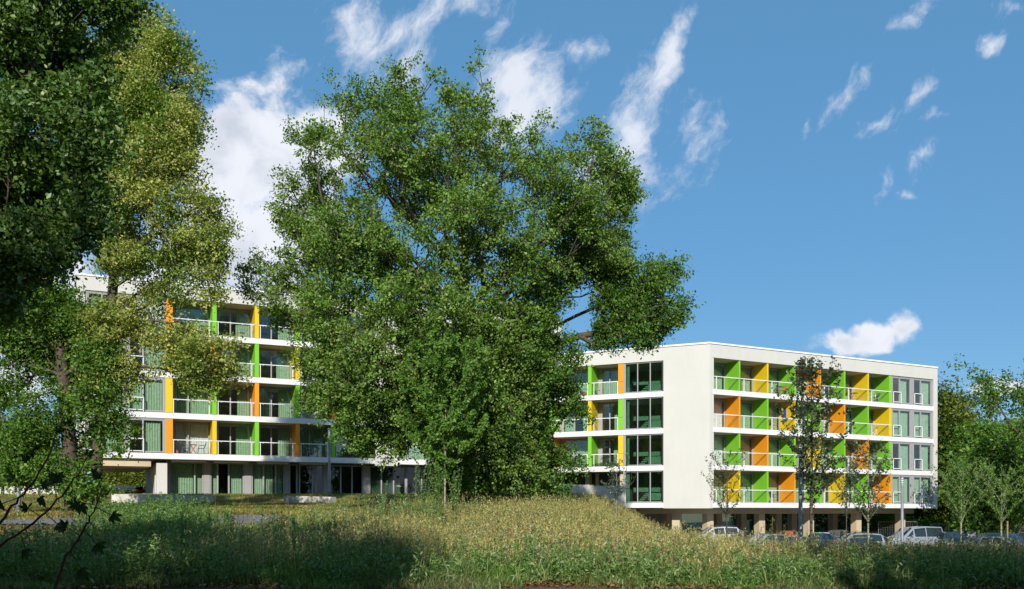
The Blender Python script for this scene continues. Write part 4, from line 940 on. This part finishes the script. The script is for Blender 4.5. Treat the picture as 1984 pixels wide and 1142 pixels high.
# station tables: x, half width at belt, belt height, roof half width, roof height (front at -x)
CARS = {
 'hatch': dict(L=4.1, st=[(-2.05, .62, .62, .5, .64), (-1.95, .80, .72, .6, .76), (-1.2, .86, .88, .7, .96), (-.95, .87, .92, .72, 1.02), (-.25, .88, .94, .58, 1.42), (.5, .88, .96, .60, 1.47), (1.25, .87, .99, .58, 1.42), (1.85, .82, 1.02, .60, 1.10), (2.02, .76, .80, .6, .86), (2.05, .7, .5, .6, .55)], win=(3, 4, 5, 6, 7), wh=(-1.3, 1.25)),
 'estate': dict(L=4.6, st=[(-2.30, .64, .60, .5, .62), (-2.2, .82, .72, .6, .76), (-1.3, .88, .90, .7, .98), (-1.02, .89, .94, .72, 1.04), (-.3, .90, .95, .60, 1.43), (.6, .90, .97, .62, 1.49), (1.7, .89, 1.0, .61, 1.45), (2.15, .85, 1.02, .62, 1.12), (2.27, .78, .82, .6, .88), (2.30, .72, .5, .6, .55)], win=(3, 4, 5, 6, 7), wh=(-1.4, 1.38)),
 'sedan': dict(L=4.6, st=[(-2.30, .64, .58, .5, .60), (-2.2, .82, .68, .6, .72), (-1.3, .88, .86, .7, .93), (-.95, .89, .90, .72, .98), (-.15, .90, .92, .58, 1.38), (.6, .90, .94, .59, 1.42), (1.15, .89, .96, .58, 1.33), (1.75, .86, 1.0, .66, 1.04), (2.22, .80, .96, .66, 1.0), (2.30, .74, .55, .62, .6)], win=(3, 4, 5, 6, 7), wh=(-1.4, 1.38)),
 'van': dict(L=4.4, st=[(-2.20, .66, .70, .5, .72), (-2.1, .82, .86, .6, .90), (-1.5, .87, 1.04, .7, 1.12), (-1.25, .88, 1.06, .74, 1.16), (-.5, .89, 1.08, .68, 1.74), (.5, .90, 1.08, .70, 1.83), (1.9, .90, 1.08, .70, 1.80), (2.14, .88, 1.08, .72, 1.30), (2.18, .84, .9, .70, 1.0), (2.20, .8, .5, .70, .55)], win=(3, 4, 5, 6, 7), wh=(-1.35, 1.35)),
}
def car(kind, px, Y, rz, col, label, rough=.28, zoff=0, rails=False):
    d = CARS[kind]; st = d['st']; X = (px-CX)/F*Y
    root = empty('parked_car', (X, Y, -1.18+zoff), label, 'car', 'cars in the car park', rz=R(rz))
    def build(mb, name, mat, parent=root, smooth=False):
        me = bpy.data.meshes.new(name); me.from_pydata(mb.v, [], mb.f); me.update(); return link_mesh(name, me, mat, parent, smooth)
    rings = []
    for (x, wb, zb_, wr, zr) in st:
        sill = .30; wl = wb-.03
        rings.append([(x, -wl+.06, .22), (x, -wl, sill), (x, -wb-.01, (sill+zb_)*.5), (x, -wb, zb_-.03), (x, -wb+.03, zb_), (x, -wr-.02, zr-.06 if zr-zb_ > .2 else zb_+(zr-zb_)*.6), (x, -wr+.06, zr-.01), (x, -wr*.4, zr+.012), (x, wr*.4, zr+.012), (x, wr-.06, zr-.01),
                      (x, wr+.02, zr-.06 if zr-zb_ > .2 else zb_+(zr-zb_)*.6), (x, wb-.03, zb_), (x, wb, zb_-.03), (x, wb+.01, (sill+zb_)*.5), (x, wl, sill), (x, wl-.06, .22)])
    k = len(rings[0]); mb = MB(); w0, w1, w2, w3, w4 = d['win']
    vs = [p for r in rings for p in r]; fs = [tuple(range(k)), tuple(range((len(rings)-1)*k, len(rings)*k))[::-1]]
    skip = set()
    for i in range(len(rings)-1):
        for j in range(k): 
            a = (i*k+j, (i+1)*k+j, (i+1)*k+(j+1) % k, i*k+(j+1) % k)
            fs.append(a)
    mb.add(vs, fs); body = build(mb, 'body', paint('paint', col, rough))
    bv = body.modifiers.new('edge', 'BEVEL'); bv.width = .03; bv.segments = 2; bv.limit_method = 'ANGLE'; bv.angle_limit = R(14)
    def lift(quad, off=.012, shrink=.07):
        q = [Vector(p) for p in quad]; c = sum(q, Vector())/len(q); n = (q[1]-q[0]).cross(q[2]-q[0]).normalized()
        if n.dot(c-Vector((c.x*.5, 0, .8))) < 0: n = -n
        return [tuple(p+(c-p).normalized()*shrink+n*off) for p in q]
    def P(i, j): return rings[i][j]
    # windscreen, rear window, side windows
    wins = [('windscreen', [P(w0, 6), P(w0, 9), P(w1, 9), P(w1, 6)]), ('rear_window', [P(w3, 6), P(w3, 9), P(w4, 9), P(w4, 6)])]
    for sj in ((4, 5), (11, 10)):
        a, b = sj
        wins.append(('side_window', [P(w0, a), P(w1, a), P(w1, b)]))
        wins.append(('side_window', [P(w1, a), P(w2, a), P(w2, b), P(w1, b)]))
        wins.append(('side_window', [P(w2, a), P(w3, a), P(w3, b), P(w2, b)]))
        wins.append(('side_window', [P(w3, a), P(w4, a), P(w3, b)]))
    for nm, q in wins:
        m_ = MB(); z = lift(q, .016, .05 if len(q) == 4 else .12); m_.add(z, [tuple(range(len(z)))]); build(m_, nm, mCarG2)
    for wx in d['wh']:
        for sy in (-1, 1):
            y0 = sy*.70; y1 = sy*.90; rr = .315
            t_ = MB(); t_.tube([(wx, y0, rr), (wx, y0+sy*.03, rr), (wx, y1-sy*.02, rr), (wx, y1, rr)], [rr-.03, rr, rr, rr-.03], 20); w_ = build(t_, 'wheel', mTyre)
            r_ = MB(); r_.tube([(wx, y1+sy*.001, rr), (wx, y1+sy*.012, rr)], [.2, .19], 14); build(r_, 'rim', mRim, w_)
            a_ = MB(); a_.tube([(wx, sy*.86, rr+.02), (wx, sy*.893, rr+.02)], .37, 18); build(a_, 'wheel_arch', mTrim)
    for sy in (-1, 1):
        m_ = MB(); xm = st[w0][0]+.45; zm = st[w0][2]+.06
        m_.tube([(xm, sy*.86, zm), (xm, sy*1.0, zm+.06), (xm+.02, sy*1.08, zm+.07)], [.03, .07, .05], 8); build(m_, 'mirror', body.data.materials[0])
        h_ = MB(); x0 = st[0][0]; h_.box((x0-.0, sy*.42-.12, .60 if kind != 'van' else .72), (x0+.22, sy*.62+.10*sy, .72 if kind != 'van' else .90)); 
        build(h_, 'headlight', mLampW)
        r_ = MB(); x1 = st[-2][0]; r_.box((x1-.12, sy*.50-.02, .74 if kind != 'van' else .9), (x1+.035, sy*.80, .90 if kind != 'van' else 1.25)); build(r_, 'tail_light', mRed)
    p_ = MB(); x1 = st[-2][0]+.03; p_.box((x1, -.26, .60), (x1+.03, .26, .71)); pl = build(p_, 'number_plate', mPlate); q_ = MB(); q_.box((x1+.031, -.26, .60), (x1+.034, -.22, .71)); build(q_, 'plate_band', mPlB, pl)
    p_ = MB(); p_.box((st[0][0]-.03, -.26, .42), (st[0][0], .26, .53)); build(p_, 'number_plate', mPlate)
    g_ = MB(); g_.box((st[0][0]-.015, -.5, .30), (st[0][0]+.05, .5, .40)); build(g_, 'grille', mTrim)
    if rails:
        for sy in (-1, 1):
            m_ = MB(); zt = st[w2][4]; m_.tube([(st[w1][0]+.2, sy*.52, zt-.02), (st[w1][0]+.3, sy*.52, zt+.06), (st[w3][0]-.2, sy*.52, zt+.06), (st[w3][0]-.1, sy*.52, zt)], .018, 6); build(m_, 'roof_rail', mTrim)
    return root
# opaque-looking glazing: the cabin behind is dark, so these panes mirror the sky over a dark interior colour
mCarG2, t, out = mat_new('car_window'); b = N(t, 'ShaderNodeBsdfPrincipled', i_Roughness=.03); b.inputs['Base Color'].default_value = (.02, .03, .03, 1); b.inputs['Specular IOR Level'].default_value = .9; t.links.new(b.outputs[0], out.inputs[0])
c_ = car('estate', 1383, 72, 10, (.6, .62, .64), 'white off-road car under the left end of the right wing, partly behind the grass', rails=True); c_.scale = (.98, 1.02, 1.17)
car('hatch', 1428, 72, 60, (.16, .19, .16), 'greenish dark car just behind the white one')
car('hatch', 1478, 60, 28, (.34, .37, .40), 'silver car with a large windscreen before the second column')
car('hatch', 1528, 69, 75, (.42, .10, .03), 'orange red car roof showing between the silver and the blue car')
car('sedan', 1545, 56, 70, (.06, .08, .11), 'dark car with glinting windscreen left of the tallest sapling')
car('hatch', 1592, 63, 80, (.02, .05, .13), 'blue car behind the tallest sapling')
car('hatch', 1622, 72, 60, (.07, .07, .075), 'black car in the back row right of the tallest sapling')
car('estate', 1690, 61, 187, (.33, .35, .37), 'silver estate car with roof rails seen from the side', rails=True)
car('sedan', 1668, 53, 62, (.015, .03, .035), 'dark teal car with a red tail lamp in front of the silver estate')
car('van', 1768, 67, 16, (.32, .35, .39), 'silver grey high-roofed van beside the lamp post')
car('hatch', 1846, 66, 75, (.015, .035, .09), 'dark blue car right of the van under the first bright young tree')
car('sedan', 1918, 56.5, -58, (.20, .23, .27), 'grey saloon seen from behind near the right edge')
car('estate', 1916, 63, -65, (.03, .045, .08), 'dark blue estate car behind the grey saloon')
car('estate', 1990, 67, -50, (.13, .10, .08), 'brown car cut by the right edge of the picture')
car('hatch', 1878, 72, 80, (.30, .33, .35), 'grey car far back between the two bright young trees')
# ------------------------------------------------------------------ lamp posts and posts
def lamp(x, Y, ytop, r, label, head=True):
    g0 = G(x, Y, -.02) if x < 1400 else ((x-CX)/F*Y, Y, -1.19); zt = at(x, ytop, Y)[2]
    root = empty('street_lamp', g0, label, 'lamp post', 'grey lamp posts'); X, Y_, z0 = g0
    q = MB(); q.tube([(X, Y_, z0), (X, Y_, z0+.5), (X, Y_, zt-.75)], [r*1.15, r, r], 14); q.build('pole', mPole, root, smooth=True)
    q = MB(); q.tube([(X, Y_, z0), (X, Y_, z0+.06)], [r*2.2, r*2.1], 14); q.build('base_plate', mMetal, root)
    h = MB()
    for i in range(5): h.tube([(X, Y_, zt-.70+i*.11), (X, Y_, zt-.655+i*.11)], [r*1.15, r*1.2], 14)
    h.tube([(X, Y_, zt-.14), (X, Y_, zt)], [r*1.2, r*1.1], 14); h.build('lamp_head', mPole, root, smooth=False)
    h = MB(); h.tube([(X, Y_, zt-.75), (X, Y_, zt-.14)], r*.85, 12); h.build('lamp_glass', mLampW, root, smooth=True)
lamp(36, 46, 795, .10, 'grey lamp post at the far left before the hedge')
lamp(638, 60, 830, .09, 'lamp post dappled with shade before the glass doors of the left wing')
lamp(1551, 45, 860, .095, 'thick grey lamp post beside the tallest sapling')
lamp(1748, 57, 922, .085, 'grey lamp post with a ringed head before the right end windows')
q = MB(); g0 = G(5, 62); q.tube([g0, (g0[0]+.05, 62, g0[2]+5.4)], [.11, .09], 8); o = q.build('wooden_pole', mBark, smooth=True); tag(o, 'thin weathered wooden pole at the left edge', 'pole')
# stakes of the young trees
def stake(x, Y, ytop, label):
    g0 = (at(x, 0, Y)[0], Y, float(ground(at(x, 0, Y)[0], Y))-.1); q = MB(); q.tube([g0, (g0[0], Y, at(x, ytop, Y)[2])], .045, 8); o = q.build('tree_stake', pm('stake_wood', (.32, .22, .12), .85, var=.2, scale=10), smooth=True); tag(o, label, 'stake')
stake(1952, 54, 1010, 'wooden stake beside the young tree at the right edge')
def tripod(x, Y, label):
    g0 = at(x, 0, Y); z0 = float(ground(g0[0], Y)) if x < 1400 else -1.2
    r = empty('stake_frame', (g0[0], Y, z0), label, 'stake frame'); 
    for dx in (-.75, .75):
        q = MB(); q.tube([(g0[0]+dx, Y-.3, z0-.1), (g0[0]+dx, Y-.3, z0+1.65)], .05, 8); q.build('stake', mBark, r, smooth=True)
    q = MB(); q.tube([(g0[0]-.75, Y-.3, z0+1.45), (g0[0]+.0, Y-.1, z0+1.15), (g0[0]+.75, Y-.3, z0+1.45)], .035, 6); q.build('strap', mTrim, r)
tripod(1572, 42, 'two dark stakes with a sagging strap holding the tallest sapling')
# ------------------------------------------------------------------ mesh fence panels
def fence(x0, Y0, x1, Y1, ytop, label):
    a = at(x0, ytop, Y0); b = at(x1, ytop, Y1); z1 = (a[2]+b[2])/2; z0 = -1.1
    root = empty('fence_panel', (a[0], a[1], z0), label, 'fence', 'temporary mesh fence panels')
    L = math.hypot(b[0]-a[0], b[1]-a[1]); ex, ey = (b[0]-a[0])/L, (b[1]-a[1])/L
    p = lambda s, z: (a[0]+ex*s, a[1]+ey*s, z)
    q = MB(); q.tube([p(0, z0), p(0, z1)], .03, 6); q.tube([p(L, z0), p(L, z1)], .03, 6); q.tube([p(0, z1), p(L, z1)], .025, 6); q.tube([p(0, z0+.1), p(L, z0+.1)], .02, 6); q.build('frame', mMetal, root)
    q = MB(); n = int(L/.16)
    for i in range(1, n): q.tube([p(L*i/n, z0+.1), p(L*i/n, z1)], .006, 3, False)
    for i in range(1, 9): q.tube([p(0, z0+.1+(z1-z0)*i/9), p(L, z0+.1+(z1-z0)*i/9)], .006, 3, False)
    q.build('wire_mesh', mMetal, root)
fence(1702, 84, 1778, 84, 1011, 'mesh fence panel behind the silver van')
fence(1804, 79, 1868, 79, 1015.5, 'mesh fence panel right of the van')
fence(1870, 79, 1930, 79, 1016, 'mesh fence panel between the two bright young trees')
fence(1936, 78, 2020, 77, 1016, 'mesh fence panel at the right edge')
# ------------------------------------------------------------------ things on the balconies
mWood = pm('oiled_wood', (.42, .24, .09), .6, var=.2, scale=12); mChair = pm('grey_mesh', (.12, .13, .14), .6); mAlu = pm('aluminium', (.6, .6, .62), .3, metal=.7); mTowel = pm('blue_cloth', (.03, .08, .45), .9); mPot = pm('terracotta', (.45, .16, .07), .8)
def local(w, s, d, z): return w.T(s, d, z)
def furn(name, label, cat, w, s, d, z, group=None):
    ang = math.atan2(w.e[1], w.e[0]); x, y, _ = w.T(s, d, 0)
    return empty(name, (x, y, z), label, cat, group, rz=ang)
def lbuild(mb, name, mat, root):
    me = bpy.data.meshes.new(name); me.from_pydata(mb.v, [], mb.f); me.update(); return link_mesh(name, me, mat, root)
def chair(w, s, d, z, label, mat=None, fr=None, flip=1, rec=.15):
    r = furn('balcony_chair', label, 'chair', w, s, d, z, 'chairs on the balconies'); fr = fr or mChair; mat = mat or mChair
    q = MB(); q.box((-.22, -.22, .42), (.22, .22, .45)); lbuild(q, 'seat', mat, r)
    q = MB(); q.add([(-.22*1, -.22, .45), (-.22, .22, .45), (-.22-rec, .22, .88), (-.22-rec, -.22, .88), (-.19, -.22, .45), (-.19, .22, .45), (-.19-rec, .22, .88), (-.19-rec, -.22, .88)], [(0, 1, 2, 3), (4, 7, 6, 5), (2, 6, 7, 3), (0, 3, 7, 4), (1, 5, 6, 2), (0, 4, 5, 1)])
    q.v = [(x*flip, y, z_) for x, y, z_ in q.v]; lbuild(q, 'backrest', mat, r)
    for a, b in ((-1, -1), (1, -1), (-1, 1), (1, 1)):
        q = MB(); q.tube([(a*.24, b*.23, 0), (a*.19, b*.21, .43)], .014, 6); lbuild(q, 'leg', fr, r)
    for b in (-1, 1):
        q = MB(); q.tube([(-.24*flip, b*.24, .66), (.16*flip, b*.24, .64), (.2*flip, b*.24, .43)], .014, 6); lbuild(q, 'armrest', fr, r)
def table(w, s, d, z, label, mat=None, r0=.3, h=.7):
    mat = mat or mWood; r = furn('balcony_table', label, 'table', w, s, d, z, 'tables on the balconies')
    q = MB(); q.tube([(0, 0, h-.03), (0, 0, h)], r0, 16); lbuild(q, 'tabletop', mat, r)
    for a in (-1, 1):
        for b in (-1, 1): q = MB(); q.tube([(a*r0*.8, b*r0*.6, 0), (-a*r0*.7, b*r0*.6, h-.03)], .015, 5); lbuild(q, 'leg', mat, r)
def rz_(lv, i): return lv[i]+FH+.03
e = R_edges
table(WR, (e[2]+e[3])/2+.45, .7, rz_(RV, 0), 'wooden folding table on the top right-wing balcony before the second green panel from the left')
chair(WR, (e[2]+e[3])/2+.95, .9, rz_(RV, 0), 'wooden folding chair beside the folding table on the top right-wing balcony', mWood, mWood, flip=-1)
chair(WR, e[4]+1.5, .7, rz_(RV, 0), 'dark chair on the top balcony, fifth bay of the right wing')
chair(WR, e[5]+1.1, .7, rz_(RV, 0), 'wooden chair on the top balcony before the yellow panel near the right end', mWood, mWood)
table(WR, e[5]+1.8, .7, rz_(RV, 0), 'wooden table on the top balcony before the yellow panel near the right end')
chair(WR, e[6]+1.5, .7, rz_(RV, 0), 'grey reclining chair on the last top balcony beside the green end panel', mChair, mAlu, rec=.35, flip=-1)
chair(WR, e[2]+1.1, .7, rz_(RV, 1), 'reddish wooden chair on the second balcony row before the yellow panel', mWood, mWood)
table(WR, e[6]+1.5, .7, rz_(RV, 1), 'white small table on the second balcony row beside the yellow end panel', mRail, .28, .75)
chair(WR, e[5]+.9, .7, rz_(RV, 2), 'light grey chair on the third balcony row before the orange panel', mChair, mAlu)
chair(WR, e[6]+1.7, .7, rz_(RV, 2), 'grey chair on the third balcony row beside the green end panel')
chair(WR, e[2]+1.3, .8, rz_(RV, 3), 'dark armchair on the lowest balcony before the first orange panel')
q = MB(WR.T); q.box((e[3]-.17-.05, .9, rz_(RV, 1)+.9), (e[3]-.17, 1.15, rz_(RV, 1)+1.9)); o = q.build('towel', mTowel); tag(o, 'blue towel hanging on the yellow panel of the second balcony row', 'towel')
q = MB(WR.T); q.tube([(e[2]+.45, .55, rz_(RV, 1)), (e[2]+.45, .55, rz_(RV, 1)+.3)], [.13, .18], 10); o = q.build('flower_pot', mPot); tag(o, 'red pot beside the wooden chair on the second balcony row', 'flower pot')
e = L_edges
chair(WL, e[1]+1.9, .8, rz_(LV, 0), 'grey reclining folding chair on the top balcony of the left wing', mChair, mAlu, rec=.40, flip=-1)
table(WL, e[0]+2.2, .7, rz_(LV, 0), 'wooden table on the top left-wing balcony beside the green panel')
chair(WL, e[0]+.9, .8, rz_(LV, 3), 'black folding chair on the lowest left-wing balcony, nearest the corner')
chair(WL, e[0]+2.0, .8, rz_(LV, 3), 'dark garden chair on the lowest left-wing balcony beside the yellow panel', flip=-1)
table(WL, e[0]+1.45, .7, rz_(LV, 3), 'small red-legged table between the two dark chairs of the lowest left-wing balcony', pm('red_table', (.5, .08, .03), .5), .28)
q = MB(WL.T); q.tube([(e[0]+.3, .4, rz_(LV, 3)), (e[0]+.3, .4, rz_(LV, 3)+.22)], [.08, .11], 10); o = q.build('flower_pot', mPot); tag(o, 'terracotta pot at the railing corner of the lowest left-wing balcony', 'flower pot')
chair(WL, e[3]+.9, .8, rz_(LV, 3), 'light metal chair on the lowest left-wing balcony right of the orange panel', mAlu, mAlu)
q = MB(WM.T); s_ = WM.s_px(1150); q.box((s_-.5, .7, rz_(RV, 0)+.45), (s_-.48+.45, 1.1, rz_(RV, 0)+.48))
chair(WM, WM.s_px(1150), .7, rz_(RV, 0), 'folding clothes-rack chair on the top balcony of the middle wing', mAlu, mAlu)
q = MB(WM.T); s_ = WM.s_px(1129); q.tube([(s_, .5, rz_(RV, 0)), (s_, .5, rz_(RV, 0)+.28)], [.12, .16], 10); o = q.build('flower_pot', pm('red_pot', (.55, .04, .03), .5)); tag(o, 'bright red pot on the top balcony of the middle wing', 'flower pot')
q = MB(WM.T); s_ = WM.s_px(1120); q.box((s_-.35, .4, rz_(RV, 0)+.0), (s_+.2, .7, rz_(RV, 0)+.35)); o = q.build('storage_box', mAlu); tag(o, 'small grey box beside the red pot on the middle wing', 'box')
# planter greenery on the lowest balcony of the middle wing
sa, sb = WM.s_px(1090), WM.s_px(1192); n = 2500; ss_ = rng.uniform(sa, sb, n); P_ = np.array([WM.T(a, .25+rng.uniform(0, .3), RV[2]+FH+rng.uniform(.03, .30)) for a in ss_]); V, Fc = leaves(P_, .10, .5, .3)
r = empty('planter', WM.T((sa+sb)/2, .4, RV[2]+FH), 'row of low green balcony plants on the lowest balcony of the middle wing', 'planter')
fast_mesh('plants', V, Fc, mYoung, r); q = MB(WM.T); q.box((sa, .25, RV[2]+FH+.032), (sb, .55, RV[2]+FH+.12)); q.build('trough', mDark, r)
# motor scooter and pallets in the passage
q0 = at(262, 0, 75); z0 = float(ground(q0[0], 75))
r = empty('motor_scooter', (q0[0], 75, z0), 'dark motor scooter parked in the shaded passage', 'scooter')
for dx in (-.62, .62):
    q = MB(); q.tube([(q0[0]+dx, 74.95, z0+.28), (q0[0]+dx, 75.05, z0+.28)], .27, 14); q.build('wheel', mTyre, r)
q = MB(); q.tube([(q0[0]-.45, 75, z0+.45), (q0[0]-.1, 75, z0+.32), (q0[0]+.3, 75, z0+.45), (q0[0]+.75, 75, z0+.62)], [.1, .14, .2, .1], 8); q.build('body', mRed, r, smooth=True)
q = MB(); q.tube([(q0[0]-.62, 75, z0+.3), (q0[0]-.42, 75, z0+.95)], .05, 8); q.tube([(q0[0]-.42, 74.7, z0+1.0), (q0[0]-.42, 75.3, z0+1.0)], .02, 6); q.build('handlebar', mTrim, r)
q = MB(); q.tube([(q0[0]-.05, 75, z0+.72), (q0[0]+.6, 75, z0+.80)], [.10, .13], 8); q.build('seat', mTrim, r, smooth=True)
r = empty('bench', (*at(238, 0, 74)[:2], z0), 'slatted bench in the shaded passage', 'bench'); bx, by = at(238, 0, 74)[:2]
q = MB(); [q.box((bx-.9, by-.25+i*.13, z0+.45), (bx+.9, by-.15+i*.13, z0+.49)) for i in range(4)]; q.build('seat', mAlu, r)
q = MB(); [q.box((bx-.9, by+.28, z0+.6+i*.13), (bx+.9, by+.31, z0+.68+i*.13)) for i in range(3)]; q.build('backrest', mAlu, r)
for dx in (-.7, .7):
    q = MB(); q.box((bx+dx-.03, by-.25, z0), (bx+dx+.03, by+.3, z0+.45)); q.build('leg', mTrim, r)
# rubble and stored material behind the columns
q = MB(); 
for i in range(7):
    x = at(1318+i*11, 0, 92)[0]; q.tube([(x, 92, -.2), (x+.3, 92, -.2)], .32, 10)
o = q.build('pipe_stack', mTrim); tag(o, 'row of black pipes stored behind the undercroft', 'pipes', kind='stuff')
q = MB(); x0, x1 = at(1428, 0, 90)[0], at(1452, 0, 90)[0]; q.box((x0, 90, -.5), (x1, 90.08, .9)); 
o = q.build('notice_board', mRail); tag(o, 'pale board standing behind the columns', 'board')
mb = MB(); mb.add([(at(1290, 0, 86)[0], 86, -1.0), (at(1400, 0, 86)[0], 86, -1.0), (at(1420, 0, 96)[0], 96, -.35), (at(1280, 0, 96)[0], 96, -.35)], [(0, 1, 2, 3)])
o = mb.build('earth', pm('bare_earth', (.40, .27, .15), .95, var=.3, scale=3, bump=.6)); tag(o, 'strip of bare sandy earth behind the columns', kind='structure')
# ------------------------------------------------------------------ creeper shoots close to the viewer
mStem = pm('red_stem', (.12, .03, .018), .6); mCreep = leaf_mat('creeper_leaf', [(.015, .04, .01), (.025, .06, .014), (.04, .08, .018)], trans=.25, gloss=.02)
def creeper(pts, Y, label, seed, leafs):
    rr = random.Random(seed); P = [Vector(at(x, y, Y+dy)) for x, y, dy in pts]
    root = empty('creeper_shoot', P[0], label, 'climbing plant', 'creeper shoots in the lower left')
    q = MB(); n = 24; line = []
    for i in range(n+1):
        u = i/n*(len(P)-1); k = min(int(u), len(P)-2); f = u-k
        line.append(P[k]*(1-f)+P[k+1]*f+Vector((rr.uniform(-1, 1), 0, rr.uniform(-1, 1)))*.006)
    q.tube(line, [.0045*(1-i/n)+.0025 for i in range(n+1)], 6); q.build('stem', mStem, root, smooth=True)
    for (u, sc, ang) in leafs:
        c = line[int(u*n)]; ang = R(ang); dirv = Vector((math.cos(ang), rr.uniform(-.3, .3), math.sin(ang))).normalized()
        pe = c+dirv*.07*sc; s = MB(); s.tube([c, pe], .002, 4)
        for j, da in enumerate((-78, -38, 0, 38, 78)):
            a = ang+R(da)-(.25 if j != 2 else 0)*0; ln = (.030, .040, .047, .040, .030)[j]*sc*rr.uniform(.85, 1.1)
            d = Vector((math.cos(a), rr.uniform(-.55, .35), math.sin(a)-.25)).normalized(); sd = d.cross(Vector((0, 1, rr.uniform(-.4, .4)))).normalized(); nn = d.cross(sd)
            prof = [(0, .004), (.15, .15), (.35, .34), (.55, .38), (.75, .26), (.9, .12), (1, 0)]
            vs = []; 
            for (t_, w_) in prof: 
                m_ = pe+d*ln*t_-nn*ln*.12*t_*t_
                vs += [m_-sd*ln*w_*.5+nn*ln*.06, m_, m_+sd*ln*w_*.5+nn*ln*.06]
            fs = []
            for g in range(len(prof)-1):
                b0_ = g*3; fs += [(b0_, b0_+1, b0_+4, b0_+3), (b0_+1, b0_+2, b0_+5, b0_+4)]
            s.add([tuple(v) for v in vs], fs)
        s.build('leaf', mCreep, root)
creeper([(-160, 1230, 0), (0, 1011, 0), (35, 968, 0), (68, 932, 0), (95, 880, 0), (120, 812, .1)], 4.2, 'upper red-stemmed creeper shoot with dark five-part leaves at the left edge', 1,
        [(.30, 1, 160), (.42, 1.1, 200), (.5, 1, 20), (.58, 1.1, 150), (.62, 1.1, -60), (.70, 1, 130), (.74, 1.1, -30), (.82, .9, 170), (.9, .7, 60)])
creeper([(-150, 1180, 0), (0, 1058, 0), (79, 1003, 0), (126, 953, 0), (160, 905, 0)], 4.0, 'middle red-stemmed creeper shoot with dark five-part leaves', 2,
        [(.28, 1, 190), (.4, 1.1, -80), (.5, 1, 150), (.58, 1.1, -40), (.68, 1, 100), (.75, 1.15, -50), (.85, 1, 160), (.93, 1.0, 10), (1, .8, 60)])
creeper([(60, 1260, 0), (126, 1080, 0), (163, 1027, 0), (197, 955, 0)], 3.9, 'right-hand red-stemmed creeper shoot reaching over the path', 3,
        [(.45, 1.2, -60), (.62, 1.1, 150), (.7, 1.2, -50), (.8, 1, 140), (.9, 1.1, -25), (1, .8, 100)])
